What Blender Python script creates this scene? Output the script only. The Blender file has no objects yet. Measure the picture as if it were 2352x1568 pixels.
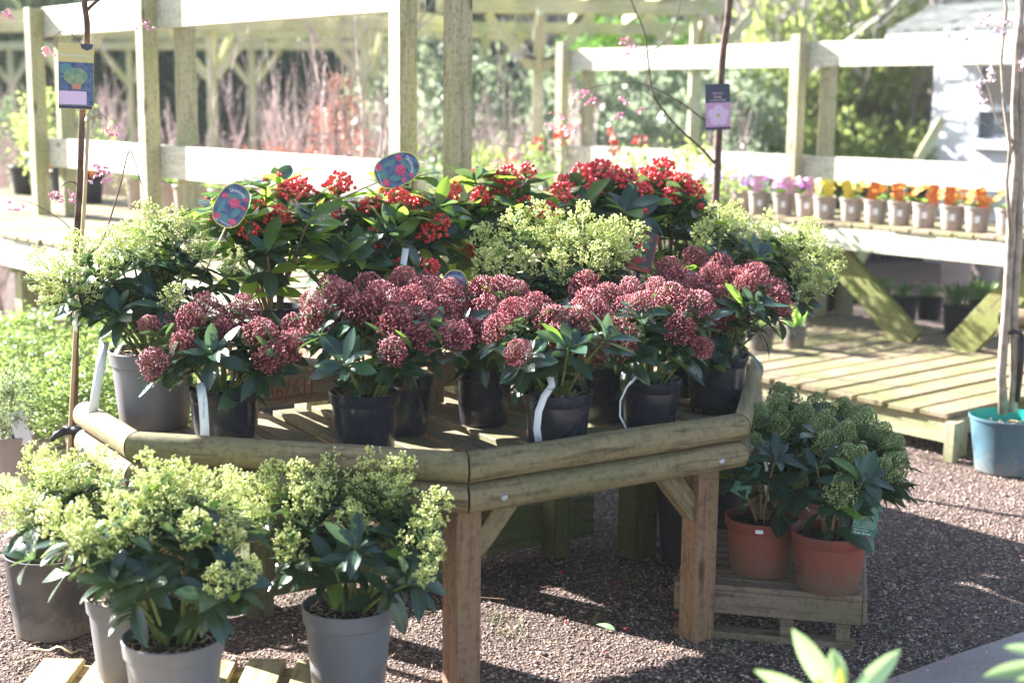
import bpy, bmesh, math, random
import numpy as np
from mathutils import Vector, Matrix, noise

R = random.Random(11)
SC = bpy.context.scene
COL = SC.collection
rad = math.radians

# ------------------------------------------------------------------ camera
CAM_LOC = Vector((0.0, 0.0, 1.55))
CAM_ROT = Matrix.Rotation(rad(90 - 9.54), 3, 'X') @ Matrix.Rotation(rad(0.6), 3, 'Z')
cd = bpy.data.cameras.new("camera")
cam = bpy.data.objects.new("camera", cd)
COL.objects.link(cam)
cam.matrix_world = Matrix.Translation(CAM_LOC) @ CAM_ROT.to_4x4()
cd.sensor_width = 36.0
cd.lens = 50.0
cd.clip_start = 0.05
cd.clip_end = 500.0
cd.dof.use_dof = True
cd.dof.focus_distance = 4.15
cd.dof.aperture_fstop = 2.3
SC.camera = cam

# ------------------------------------------------------------------ sky, sun, exposure
SUN_DIR = Vector((-0.84, 0.55, 0.52)).normalized()
world = bpy.data.worlds.new("World")
SC.world = world
world.use_nodes = True
wn = world.node_tree
wn.nodes.clear()
w_out = wn.nodes.new("ShaderNodeOutputWorld")
w_bg = wn.nodes.new("ShaderNodeBackground")
w_sky = wn.nodes.new("ShaderNodeTexSky")
w_sky.sky_type = 'NISHITA'
w_sky.sun_disc = False
w_sky.sun_elevation = math.asin(SUN_DIR.z)
w_sky.sun_rotation = math.atan2(SUN_DIR.x, SUN_DIR.y)
w_bg.inputs['Strength'].default_value = 0.05
wn.links.new(w_sky.outputs[0], w_bg.inputs['Color'])
wn.links.new(w_bg.outputs[0], w_out.inputs['Surface'])
sl = bpy.data.lights.new("sun", 'SUN')
sl.energy = 5.0
sl.angle = rad(0.53)
sl.color = (1.0, 0.975, 0.95)
sun = bpy.data.objects.new("sun", sl)
COL.objects.link(sun)
sun.rotation_euler = SUN_DIR.to_track_quat('Z', 'Y').to_euler()
sun.location = (-8, 6, 8)
SC.view_settings.view_transform = 'Standard'
SC.view_settings.look = 'None'
SC.view_settings.gamma = 1.0
SC.view_settings.use_curve_mapping = False
SC.view_settings.exposure = 2.8
SC.cycles.diffuse_bounces = 3
SC.cycles.max_bounces = 8


# ------------------------------------------------------------------ measuring helpers (a picture point at a known depth or height)
def ray(vx, vy):
    return CAM_ROT @ Vector(((vx - 1176) / 3267, -(vy - 784) / 3267, -1.0))


def at_y(vx, vy, Y):
    d = ray(vx, vy)
    return CAM_LOC + d * (Y / d.y)


def at_z(vx, vy, Z):
    d = ray(vx, vy)
    return CAM_LOC + d * ((Z - CAM_LOC.z) / d.z)


# ------------------------------------------------------------------ object helpers
WM = {}


def put(name, mesh, parent=None, M=None, mat=None):
    o = bpy.data.objects.new(name, mesh)
    COL.objects.link(o)
    M = M if M is not None else Matrix.Identity(4)
    if parent is not None:
        o.parent = parent
        o.matrix_basis = WM[parent.name].inverted() @ M
    else:
        o.matrix_basis = M
    WM[o.name] = M
    if mat is not None:
        if len(mesh.materials) == 0:
            mesh.materials.append(mat)
        elif mesh.materials[0] is not mat:
            o.material_slots[0].link = 'OBJECT'
            o.material_slots[0].material = mat
    return o


def tag(o, label, cat, group=None):
    o['label'] = label
    if len(label.split()) > 16:
        print('LONG', len(label.split()), label)
    o['category'] = cat
    if group:
        o['group'] = group
    return o


def thing(name, label, cat, loc, group=None):
    o = bpy.data.objects.new(name, None)
    o.empty_display_size = 0.1
    COL.objects.link(o)
    o.location = loc
    WM[o.name] = Matrix.Translation(Vector(loc))
    return tag(o, label, cat, group)


def T(v):
    return Matrix.Translation(Vector(v))


def frame(x, up=Vector((0, 0, 1)), loc=(0, 0, 0)):
    x = x.normalized()
    y = up.cross(x)
    if y.length < 1e-4:
        y = Vector((0, 1, 0)).cross(x)
    y.normalize()
    z = x.cross(y)
    M = Matrix((x, y, z)).transposed().to_4x4()
    M.translation = loc
    return M


def mesh_from(name, V, F, smooth=False, mat=None):
    m = bpy.data.meshes.new(name)
    m.from_pydata([tuple(v) for v in V], [], F)
    if smooth:
        m.polygons.foreach_set('use_smooth', [True] * len(m.polygons))
    m.update()
    if mat:
        m.materials.append(mat)
    return m


def np_mesh(name, V, F, mat=None, smooth=False):
    """V (n,3) array, F (m,k) array of equal-sized faces."""
    m = bpy.data.meshes.new(name)
    V = np.asarray(V, dtype=np.float32)
    F = np.asarray(F, dtype=np.int32)
    m.vertices.add(len(V))
    m.vertices.foreach_set('co', V.ravel())
    k = F.shape[1]
    m.loops.add(F.size)
    m.loops.foreach_set('vertex_index', F.ravel())
    m.polygons.add(len(F))
    m.polygons.foreach_set('loop_start', np.arange(0, F.size, k, dtype=np.int32))
    m.polygons.foreach_set('loop_total', np.full(len(F), k, dtype=np.int32))
    if smooth:
        m.polygons.foreach_set('use_smooth', np.ones(len(F), dtype=bool))
    m.update(calc_edges=True)
    if mat:
        m.materials.append(mat)
    return m


class MB:
    def __init__(self):
        self.V, self.F = [], []

    def add(self, V, F):
        n = len(self.V)
        self.V += [tuple(v) for v in V]
        self.F += [tuple(i + n for i in f) for f in F]

    def box(self, lo, hi):
        x0, y0, z0 = lo
        x1, y1, z1 = hi
        self.add([(x0, y0, z0), (x1, y0, z0), (x1, y1, z0), (x0, y1, z0), (x0, y0, z1), (x1, y0, z1), (x1, y1, z1), (x0, y1, z1)],
                 [(0, 3, 2, 1), (4, 5, 6, 7), (0, 1, 5, 4), (1, 2, 6, 5), (2, 3, 7, 6), (3, 0, 4, 7)])

    def tube(self, pts, rads, n=6, cap=True):
        pts = [Vector(p) for p in pts]
        V, F = [], []
        ref = Vector((0.31, 0.95, 0.07))
        for i, p in enumerate(pts):
            d = (pts[min(i + 1, len(pts) - 1)] - pts[max(i - 1, 0)])
            if d.length < 1e-7:
                d = Vector((0, 0, 1))
            d.normalize()
            a = ref - d * ref.dot(d)
            if a.length < 0.05:
                a = Vector((1, 0, 0)) - d * d.x
            a.normalize()
            b = d.cross(a)
            ref = a
            for k in range(n):
                t = 2 * math.pi * k / n
                V.append(p + (a * math.cos(t) + b * math.sin(t)) * rads[i])
        for i in range(len(pts) - 1):
            for k in range(n):
                k2 = (k + 1) % n
                F.append((i * n + k, i * n + k2, (i + 1) * n + k2, (i + 1) * n + k))
        if cap:
            F.append(tuple(range(n))[::-1])
            F.append(tuple((len(pts) - 1) * n + k for k in range(n)))
        self.add(V, F)

    def mesh(self, name, smooth=False, mat=None):
        return mesh_from(name, self.V, self.F, smooth, mat)


def lathe(name, prof, n=40, mat=None, close=False):
    V, F = [], []
    for r, z in prof:
        for k in range(n):
            t = 2 * math.pi * k / n
            V.append((r * math.cos(t), r * math.sin(t), z))
    for i in range(len(prof) - 1):
        for k in range(n):
            k2 = (k + 1) % n
            F.append((i * n + k, i * n + k2, (i + 1) * n + k2, (i + 1) * n + k))
    F.append(tuple(range(n))[::-1])
    if close:
        F.append(tuple((len(prof) - 1) * n + k for k in range(n)))
    m = mesh_from(name, V, F, True, mat)
    m.set_sharp_from_angle(angle=rad(35))
    return m


BOXC = {}


def box_mesh(L, w, h, c=0.0025, key=''):
    k = (round(L, 3), round(w, 4), round(h, 4), key)
    if k in BOXC:
        return BOXC[k]
    bm = bmesh.new()
    bmesh.ops.create_cube(bm, size=1.0)
    bmesh.ops.scale(bm, vec=(L, w, h), verts=bm.verts)
    bmesh.ops.bevel(bm, geom=list(bm.edges), offset=min(c, w * .2, h * .2), segments=1, affect='EDGES')
    m = bpy.data.meshes.new('board')
    bm.to_mesh(m)
    bm.free()
    BOXC[k] = m
    return m


def board(name, p0, p1, w, h, mat, parent, up=Vector((0, 0, 1)), c=0.0025):
    p0, p1 = Vector(p0), Vector(p1)
    m = box_mesh((p1 - p0).length, w, h, c, mat.name)
    return put(name, m, parent, frame(p1 - p0, up, (p0 + p1) / 2), mat)


# ------------------------------------------------------------------ materials
def mat_new(name):
    m = bpy.data.materials.new(name)
    m.use_nodes = True
    nt = m.node_tree
    b = nt.nodes['Principled BSDF']
    return m, nt, b


def nd(nt, t, **kw):
    n = nt.nodes.new(t)
    for k, v in kw.items():
        setattr(n, k, v)
    return n


def ramp(nt, fac, stops):
    r = nd(nt, 'ShaderNodeValToRGB')
    el = r.color_ramp.elements
    while len(el) < len(stops):
        el.new(0.5)
    for e, (p, c) in zip(el, stops):
        e.position = p
        e.color = (*c, 1)
    nt.links.new(fac, r.inputs[0])
    return r.outputs[0]


def mixc(nt, fac, a, b, mode='MIX'):
    n = nd(nt, 'ShaderNodeMix', data_type='RGBA', blend_type=mode)
    if isinstance(fac, float):
        n.inputs[0].default_value = fac
    else:
        nt.links.new(fac, n.inputs[0])
    for i, v in ((6, a), (7, b)):
        if isinstance(v, tuple):
            n.inputs[i].default_value = (*v, 1)
        else:
            nt.links.new(v, n.inputs[i])
    return n.outputs[2]


def wood(name, light, dark, green, gamt=0.5, rough=0.7, knots=True):
    m, nt, b = mat_new(name)
    L = nt.links
    tc = nd(nt, 'ShaderNodeTexCoord')
    oi = nd(nt, 'ShaderNodeObjectInfo')
    sc = nd(nt, 'ShaderNodeMath', operation='MULTIPLY')
    sc.inputs[1].default_value = 37.0
    L.new(oi.outputs['Random'], sc.inputs[0])
    add = nd(nt, 'ShaderNodeVectorMath', operation='ADD')
    L.new(tc.outputs['Object'], add.inputs[0])
    L.new(sc.outputs[0], add.inputs[1])
    mp = nd(nt, 'ShaderNodeMapping')
    mp.inputs['Scale'].default_value = (2.2, 26, 26)
    L.new(add.outputs[0], mp.inputs[0])
    n1 = nd(nt, 'ShaderNodeTexNoise')
    n1.inputs['Scale'].default_value = 2.2
    n1.inputs['Detail'].default_value = 6
    n1.inputs['Distortion'].default_value = 0.7
    L.new(mp.outputs[0], n1.inputs['Vector'])
    n2 = nd(nt, 'ShaderNodeTexNoise')
    n2.inputs['Scale'].default_value = 3.5
    n2.inputs['Detail'].default_value = 4
    L.new(add.outputs[0], n2.inputs['Vector'])
    col = ramp(nt, n1.outputs[0], [(0.30, dark), (0.48, light), (0.72, tuple(c * 1.12 for c in light))])
    gf = nd(nt, 'ShaderNodeMapRange')
    gf.inputs[1].default_value = 0.42
    gf.inputs[2].default_value = 0.62
    gf.inputs[4].default_value = gamt
    L.new(n2.outputs[0], gf.inputs[0])
    col = mixc(nt, gf.outputs[0], col, green)
    fine = nd(nt, 'ShaderNodeTexNoise')
    fine.inputs['Scale'].default_value = 60
    fine.inputs['Detail'].default_value = 3
    L.new(add.outputs[0], fine.inputs['Vector'])
    fr = ramp(nt, fine.outputs[0], [(0.33, (0.55, 0.5, 0.45)), (0.5, (1, 1, 1))])
    col = mixc(nt, 0.6, col, fr, 'MULTIPLY')
    if knots:
        vm = nd(nt, 'ShaderNodeMapping')
        vm.inputs['Scale'].default_value = (3.2, 9, 9)
        L.new(add.outputs[0], vm.inputs[0])
        vo = nd(nt, 'ShaderNodeTexVoronoi')
        vo.inputs['Scale'].default_value = 1.0
        L.new(vm.outputs[0], vo.inputs['Vector'])
        kr = nd(nt, 'ShaderNodeMapRange')
        kr.inputs[1].default_value = 0.06
        kr.inputs[2].default_value = 0.16
        kr.inputs[3].default_value = 0.8
        kr.inputs[4].default_value = 0.0
        L.new(vo.outputs['Distance'], kr.inputs[0])
        col = mixc(nt, kr.outputs[0], col, tuple(c * 0.35 for c in dark))
    L.new(col, b.inputs['Base Color'])
    b.inputs['Roughness'].default_value = rough
    b.inputs['Specular IOR Level'].default_value = 0.3
    bp = nd(nt, 'ShaderNodeBump')
    bp.inputs['Strength'].default_value = 0.35
    bp.inputs['Distance'].default_value = 0.004
    L.new(n1.outputs[0], bp.inputs['Height'])
    L.new(bp.outputs[0], b.inputs['Normal'])
    return m


def plain(name, col, rough=0.5, spec=0.5, var=0.0, scale=8.0, metal=0.0, dirt=None, splash=None):
    m, nt, b = mat_new(name)
    L = nt.links
    b.inputs['Roughness'].default_value = rough
    b.inputs['Specular IOR Level'].default_value = spec
    b.inputs['Metallic'].default_value = metal
    if var > 0:
        tc = nd(nt, 'ShaderNodeTexCoord')
        oi = nd(nt, 'ShaderNodeObjectInfo')
        add = nd(nt, 'ShaderNodeVectorMath', operation='ADD')
        L.new(tc.outputs['Object'], add.inputs[0])
        L.new(oi.outputs['Random'], add.inputs[1])
        n = nd(nt, 'ShaderNodeTexNoise')
        n.inputs['Scale'].default_value = scale
        n.inputs['Detail'].default_value = 7
        L.new(add.outputs[0], n.inputs['Vector'])
        d = dirt or tuple(c * (1 - var) for c in col)
        c = ramp(nt, n.outputs[0], [(0.35, d), (0.62, col)])
        if splash:
            sx = nd(nt, 'ShaderNodeSeparateXYZ')
            L.new(tc.outputs['Object'], sx.inputs[0])
            n3 = nd(nt, 'ShaderNodeTexNoise')
            n3.inputs['Scale'].default_value = 34
            n3.inputs['Detail'].default_value = 8
            n3.inputs['Roughness'].default_value = 0.75
            L.new(add.outputs[0], n3.inputs['Vector'])
            zz = nd(nt, 'ShaderNodeMath', operation='MULTIPLY_ADD')
            L.new(sx.outputs['Z'], zz.inputs[0])
            zz.inputs[1].default_value = 2.6
            L.new(n3.outputs[0], zz.inputs[2])
            mr = nd(nt, 'ShaderNodeMapRange')
            mr.inputs[1].default_value = 0.52
            mr.inputs[2].default_value = 0.74
            mr.inputs[3].default_value = 0.75
            mr.inputs[4].default_value = 0.0
            L.new(zz.outputs[0], mr.inputs[0])
            c = mixc(nt, mr.outputs[0], c, splash)
            mp = nd(nt, 'ShaderNodeMapping')
            mp.inputs['Scale'].default_value = (60, 60, 5)
            L.new(add.outputs[0], mp.inputs[0])
            n4 = nd(nt, 'ShaderNodeTexNoise')
            n4.inputs['Scale'].default_value = 1.0
            n4.inputs['Detail'].default_value = 5
            L.new(mp.outputs[0], n4.inputs['Vector'])
            m4 = nd(nt, 'ShaderNodeMapRange')
            m4.inputs[1].default_value = 0.6
            m4.inputs[2].default_value = 0.74
            m4.inputs[4].default_value = 0.35
            L.new(n4.outputs[0], m4.inputs[0])
            c = mixc(nt, m4.outputs[0], c, splash)
        L.new(c, b.inputs['Base Color'])
        rr = nd(nt, 'ShaderNodeMapRange')
        rr.inputs[1].default_value = 0.3
        rr.inputs[2].default_value = 0.7
        rr.inputs[3].default_value = min(1, rough + 0.18)
        rr.inputs[4].default_value = max(0.05, rough - 0.05)
        L.new(n.outputs[0], rr.inputs[0])
        L.new(rr.outputs[0], b.inputs['Roughness'])
    else:
        b.inputs['Base Color'].default_value = (*col, 1)
    return m


def leafmat(name, a, bcol, under, trans=0.3, rough=0.32, island=False, tcol=None, rib=True, spec=0.5):
    m, nt, b = mat_new(name)
    L = nt.links
    if island:
        g = nd(nt, 'ShaderNodeNewGeometry')
        fac = g.outputs['Random Per Island']
        back = g.outputs['Backfacing']
    else:
        oi = nd(nt, 'ShaderNodeObjectInfo')
        fac = oi.outputs['Random']
        g = nd(nt, 'ShaderNodeNewGeometry')
        back = g.outputs['Backfacing']
    col = ramp(nt, fac, [(0.0, a), (0.78, bcol), (1.0, tuple(min(1, c * 1.9) for c in bcol))])
    if rib:
        tc = nd(nt, 'ShaderNodeTexCoord')
        sx = nd(nt, 'ShaderNodeSeparateXYZ')
        L.new(tc.outputs['Object'], sx.inputs[0])
        ab = nd(nt, 'ShaderNodeMath', operation='ABSOLUTE')
        L.new(sx.outputs['Y'], ab.inputs[0])
        mr = nd(nt, 'ShaderNodeMapRange')
        mr.inputs[1].default_value = 0.0005
        mr.inputs[2].default_value = 0.0018
        mr.inputs[3].default_value = 0.55
        mr.inputs[4].default_value = 0.0
        L.new(ab.outputs[0], mr.inputs[0])
        col = mixc(nt, mr.outputs[0], col, under)
        no = nd(nt, 'ShaderNodeTexNoise')
        no.inputs['Scale'].default_value = 45
        L.new(tc.outputs['Object'], no.inputs['Vector'])
        bp = nd(nt, 'ShaderNodeBump')
        bp.inputs['Strength'].default_value = 0.25
        bp.inputs['Distance'].default_value = 0.003
        L.new(no.outputs[0], bp.inputs['Height'])
        L.new(bp.outputs[0], b.inputs['Normal'])
    col2 = mixc(nt, back, col, under)
    L.new(col2, b.inputs['Base Color'])
    b.inputs['Roughness'].default_value = rough
    b.inputs['Specular IOR Level'].default_value = spec
    if trans > 0:
        tr = nd(nt, 'ShaderNodeBsdfTranslucent')
        tr.inputs['Color'].default_value = (*(tcol or tuple(min(1, c * 3.2) for c in under)), 1)
        ms = nd(nt, 'ShaderNodeMixShader')
        ms.inputs[0].default_value = trans
        out = nt.nodes['Material Output']
        L.new(b.outputs[0], ms.inputs[1])
        L.new(tr.outputs[0], ms.inputs[2])
        L.new(ms.outputs[0], out.inputs['Surface'])
    return m


def budmat(name, c0, c1, c2, rough=0.45, trans=0.0):
    m, nt, b = mat_new(name)
    g = nd(nt, 'ShaderNodeNewGeometry')
    col = ramp(nt, g.outputs['Random Per Island'], [(0.0, c0), (0.55, c1), (1.0, c2)])
    nt.links.new(col, b.inputs['Base Color'])
    b.inputs['Roughness'].default_value = rough
    return m


def gravelmat(name, cols, scale, bump, island=False):
    m, nt, b = mat_new(name)
    L = nt.links
    tc = nd(nt, 'ShaderNodeTexCoord')
    if island:
        g = nd(nt, 'ShaderNodeNewGeometry')
        col = ramp(nt, g.outputs['Random Per Island'], cols)
    else:
        v = nd(nt, 'ShaderNodeTexVoronoi')
        v.inputs['Scale'].default_value = scale
        L.new(tc.outputs['Object'], v.inputs['Vector'])
        col = ramp(nt, v.outputs['Color'], cols)
        n = nd(nt, 'ShaderNodeTexNoise')
        n.inputs['Scale'].default_value = 1.3
        n.inputs['Detail'].default_value = 6
        L.new(tc.outputs['Object'], n.inputs['Vector'])
        f = ramp(nt, n.outputs[0], [(0.35, (0.62, 0.6, 0.58)), (0.6, (1, 1, 1))])
        col = mixc(nt, 0.8, col, f, 'MULTIPLY')
        n2 = nd(nt, 'ShaderNodeTexNoise')
        n2.inputs['Scale'].default_value = scale * 1.7
        n2.inputs['Detail'].default_value = 3
        L.new(tc.outputs['Object'], n2.inputs['Vector'])
        mx = nd(nt, 'ShaderNodeMath', operation='ADD')
        L.new(v.outputs['Distance'], mx.inputs[0])
        L.new(n2.outputs[0], mx.inputs[1])
        bp = nd(nt, 'ShaderNodeBump')
        bp.inputs['Strength'].default_value = bump
        bp.inputs['Distance'].default_value = 0.012
        L.new(mx.outputs[0], bp.inputs['Height'])
        L.new(bp.outputs[0], b.inputs['Normal'])
    L.new(col, b.inputs['Base Color'])
    b.inputs['Roughness'].default_value = 0.85
    b.inputs['Specular IOR Level'].default_value = 0.25
    return m


M_TABLE = wood('table_wood', (0.275, 0.205, 0.11), (0.085, 0.055, 0.03), (0.15, 0.145, 0.065), 0.62)
M_LEG = wood('leg_wood', (0.29, 0.165, 0.10), (0.16, 0.08, 0.048), (0.16, 0.16, 0.05), 0.35)
M_DECK = wood('deck_wood', (0.26, 0.20, 0.13), (0.13, 0.095, 0.06), (0.15, 0.16, 0.06), 0.6)
M_CRATE = wood('crate_wood', (0.36, 0.25, 0.15), (0.2, 0.12, 0.07), (0.25, 0.22, 0.09), 0.4)
M_PALLET = wood('pallet_wood', (0.24, 0.17, 0.12), (0.11, 0.075, 0.055), (0.13, 0.13, 0.06), 0.4)
M_PALLET2 = wood('pale_pallet_wood', (0.42, 0.33, 0.18), (0.24, 0.16, 0.08), (0.3, 0.3, 0.12), 0.4)
M_BENCH = wood('bench_wood', (0.42, 0.39, 0.25), (0.30, 0.26, 0.155), (0.30, 0.315, 0.14), 0.6)
M_RAIL = wood('rail_wood', (0.62, 0.60, 0.50), (0.5, 0.46, 0.36), (0.5, 0.52, 0.34), 0.5)
M_MOSSY = wood('mossy_slat_wood', (0.29, 0.225, 0.15), (0.17, 0.125, 0.08), (0.22, 0.23, 0.075), 0.65)
M_DARKLEG = wood('dark_greenish_wood', (0.10, 0.11, 0.045), (0.05, 0.05, 0.025), (0.08, 0.10, 0.03), 0.8)  # dark greenish brown for the back legs, stretcher and bearers
M_ALGAE_SHADE = wood('algae_shade_wood', (0.21, 0.21, 0.075), (0.13, 0.12, 0.05), (0.17, 0.20, 0.035), 0.9)  # real algae green, with the shade on the brace faces put into the colour
M_PERG = wood('pergola_wood', (0.58, 0.56, 0.36), (0.42, 0.40, 0.24), (0.44, 0.47, 0.18), 0.6, knots=False)

M_GREYPOT = plain('grey_plastic', (0.18, 0.18, 0.195), 0.42, 0.4, 0.22, 5, splash=(0.16, 0.13, 0.11))
M_BLACKPOT = plain('glossy_black_plastic', (0.016, 0.020, 0.030), 0.2, 0.6, 0.3, 6, splash=(0.045, 0.042, 0.042))
M_CHARPOT = plain('dusty_black_plastic', (0.05, 0.05, 0.055), 0.5, 0.4, 0.5, 6, dirt=(0.15, 0.13, 0.11), splash=(0.2, 0.17, 0.14))
M_DARKPOT = plain('matt_black_plastic', (0.02, 0.022, 0.03), 0.45, 0.4)
M_TAUPE = plain('taupe_plastic', (0.36, 0.29, 0.26), 0.45, 0.4, 0.15, 8)
M_TERRA = plain('terracotta_plastic', (0.25, 0.062, 0.036), 0.42, 0.4, 0.35, 5, dirt=(0.16, 0.068, 0.045), splash=(0.17, 0.12, 0.085))
M_BLUEPOT = plain('blue_plastic', (0.075, 0.155, 0.20), 0.4, 0.4, 0.2, 4, splash=(0.2, 0.2, 0.18))
M_TEAL = plain('teal_plastic', (0.01, 0.34, 0.28), 0.4, 0.4)
M_SOIL = gravelmat('potting_soil', [(0.0, (0.012, 0.009, 0.007)), (0.6, (0.045, 0.03, 0.022)), (1.0, (0.16, 0.11, 0.075))], 120, 1.0)
M_BARK = plain('bark', (0.16, 0.10, 0.075), 0.8, 0.3, 0.5, 30)
M_PALEBARK = plain('pale_bark', (0.42, 0.34, 0.27), 0.8, 0.3, 0.45, 20)
M_CANE = plain('bamboo', (0.55, 0.42, 0.24), 0.5, 0.4, 0.3, 10)
M_STEMG = plain('green_stem', (0.17, 0.22, 0.055), 0.5, 0.4, 0.3, 30)
M_STEMB = plain('woody_stem', (0.26, 0.19, 0.10), 0.7, 0.3, 0.3, 30)
M_LEAF = leafmat('skimmia_leaf', (0.008, 0.028, 0.021), (0.018, 0.050, 0.028), (0.09, 0.15, 0.05), 0.12, 0.24, spec=0.6)
M_LEAFL = leafmat('skimmia_leaf_light', (0.03, 0.075, 0.025), (0.09, 0.17, 0.03), (0.16, 0.25, 0.06), 0.38, 0.33, tcol=(0.45, 0.75, 0.08))
M_BUDC = budmat('cream_bud', (0.50, 0.56, 0.12), (0.68, 0.71, 0.22), (0.82, 0.81, 0.42))
M_STALKC = plain('cream_stalk', (0.40, 0.50, 0.14), 0.5)
M_BUDM = budmat('maroon_bud', (0.12, 0.012, 0.022), (0.40, 0.055, 0.070), (0.80, 0.34, 0.33), 0.32)
M_STALKM = plain('maroon_stalk', (0.16, 0.03, 0.035), 0.5)
M_BUDG = budmat('green_bud', (0.12, 0.18, 0.05), (0.25, 0.33, 0.10), (0.44, 0.50, 0.22), 0.42)
M_STALKG = plain('green_stalk', (0.15, 0.22, 0.06), 0.5)
M_BERRY = budmat('red_berry', (0.66, 0.025, 0.035), (0.80, 0.05, 0.06), (0.86, 0.11, 0.11), 0.18)
M_PINK = budmat('pink_petal', (0.78, 0.18, 0.34), (0.84, 0.38, 0.50), (0.9, 0.68, 0.74), 0.6)
M_PALEPINK = budmat('pale_pink_petal', (0.84, 0.55, 0.60), (0.88, 0.7, 0.72), (0.9, 0.84, 0.84), 0.6)
M_WHITE = plain('white_plastic_label', (0.80, 0.80, 0.82), 0.4)
M_INK = plain('black_ink', (0.03, 0.03, 0.035), 0.5)
M_REDINK = plain('faded_red_ink', (0.34, 0.075, 0.045), 0.7)
M_STEEL = plain('galvanised_steel', (0.45, 0.42, 0.38), 0.4, 0.5, 0.3, 40, metal=0.8)
M_BLACKTIE = plain('black_rubber', (0.02, 0.02, 0.022), 0.4)

# ------------------------------------------------------------------ the ground
GC = [(0.0, (0.12, 0.08, 0.065)), (0.5, (0.32, 0.225, 0.19)), (1.0, (0.58, 0.46, 0.40))]
M_GROUND = gravelmat('gravel_ground', [(0.0, (0.04, 0.027, 0.021)), (0.5, (0.125, 0.085, 0.068)), (1.0, (0.30, 0.225, 0.19))], 95, 1.0)
M_STONE = gravelmat('gravel_stone', GC, 1, 0, True)
M_PATH = gravelmat('path_tarmac', [(0.0, (0.36, 0.29, 0.265)), (1.0, (0.52, 0.44, 0.405))], 260, 0.25)
M_HILL = gravelmat('hill_earth', [(0.0, (0.05, 0.05, 0.03)), (0.5, (0.10, 0.085, 0.055)), (1.0, (0.16, 0.15, 0.08))], 3.0, 1.0)

gm = mesh_from('ground', [(-60, -30, 0), (60, -30, 0), (60, 90, 0), (-60, 90, 0)], [(0, 1, 2, 3)], mat=M_GROUND)
g = put('ground', gm)
g['kind'] = 'structure'
pa, pb = Vector((0.95, 3.64, 0)), Vector((1.53, 4.05, 0))
pd = (pb - pa).normalized()
pn = Vector((pd.y, -pd.x, 0))
P0, P1 = pa - pd * 3, pa + pd * 5
pv = []
for i in range(41):
    q = P0.lerp(P1, i / 40)
    pv.append(q + pn * (0.03 * noise.noise(q * 3.1)) + Vector((0, 0, 0.004)))
pv2 = [q + pn * 1.3 for q in pv]
pm = mesh_from('path', pv + pv2, [(i, 41 + i, 42 + i, i + 1) for i in range(40)], mat=M_PATH)
g = put('path', pm)
g['kind'] = 'structure'

# the wooded bank behind the nursery
hv, hf = [], []
nx, ny = 50, 16
for j in range(ny):
    for i in range(nx):
        x = -40 + 80 * i / (nx - 1)
        y = 25 + 40 * j / (ny - 1)
        f = j / (ny - 1)
        z = -0.3 + 15 * f ** 0.85 + (0.8 * noise.noise(Vector((x * 0.2, y * 0.2, 0))) if j else 0)
        hv.append((x, y, z))
for j in range(ny - 1):
    for i in range(nx - 1):
        a = j * nx + i
        hf.append((a, a + 1, a + nx + 1, a + nx))
g = put('hill', mesh_from('hill', hv, hf, True, M_HILL))
g['kind'] = 'structure'


def stones(n, xr, yr, smin, smax, seed, reject=None):
    rs = np.random.RandomState(seed)
    x = rs.uniform(*xr, n)
    y = rs.uniform(*yr, n)
    sd = (x - pa.x) * pn.x + (y - pa.y) * pn.y
    bare = np.array([noise.noise(Vector((a_ * 1.7, b_ * 1.7, 4.2))) + 0.5 * noise.noise(Vector((a_ * 6, b_ * 6, 1))) for a_, b_ in zip(x, y)])
    under = np.exp(-(((x - 0.2) / 0.8) ** 2 + ((y - 4.5) / 0.4) ** 2))
    keep0 = rs.rand(n) < np.clip(0.95 - 0.9 * np.clip(bare - 0.05, 0, 1) - 0.55 * under, 0.12, 1)
    keep = keep0 & ((sd < -0.01 + 0.05 * rs.randn(n)) | (sd > 1.4))
    keep &= np.abs(x) < 0.42 * y + 0.35
    x, y = x[keep], y[keep]
    n = len(x)
    s = rs.uniform(smin, smax, n) * (0.6 + 0.8 * rs.rand(n) ** 3)
    base = np.array([(1, 0, 0), (-1, 0, 0), (0, 1, 0), (0, -1, 0), (0, 0, 1), (0, 0, -1)], float)
    V = np.repeat(base[None], n, 0) * rs.uniform(0.6, 1.1, (n, 6, 1))
    V += rs.uniform(-0.35, 0.35, V.shape)
    V *= s[:, None, None] * np.array([1, 0.8, 0.6])
    a = rs.uniform(0, 6.28, n)
    ca, sa = np.cos(a), np.sin(a)
    X = V[:, :, 0] * ca[:, None] - V[:, :, 1] * sa[:, None] + x[:, None]
    Y = V[:, :, 0] * sa[:, None] + V[:, :, 1] * ca[:, None] + y[:, None]
    Z = V[:, :, 2] + (s * 0.25)[:, None]
    P = np.stack([X, Y, Z], -1).reshape(-1, 3)
    f = np.array([(0, 2, 4), (2, 1, 4), (1, 3, 4), (3, 0, 4), (2, 0, 5), (1, 2, 5), (3, 1, 5), (0, 3, 5)])
    F = (np.arange(n)[:, None, None] * 6 + f[None]).reshape(-1, 3)
    return np_mesh('gravel_stones', P, F, M_STONE)


g = put('gravel_stones', stones(150000, (-2.2, 2.6), (2.7, 6.6), 0.0034, 0.0072, 3))
g['kind'] = 'stuff'
g = put('gravel_stones', stones(4000, (-2.2, 2.6), (2.7, 6.6), 0.006, 0.012, 4))
g['kind'] = 'stuff'


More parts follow.
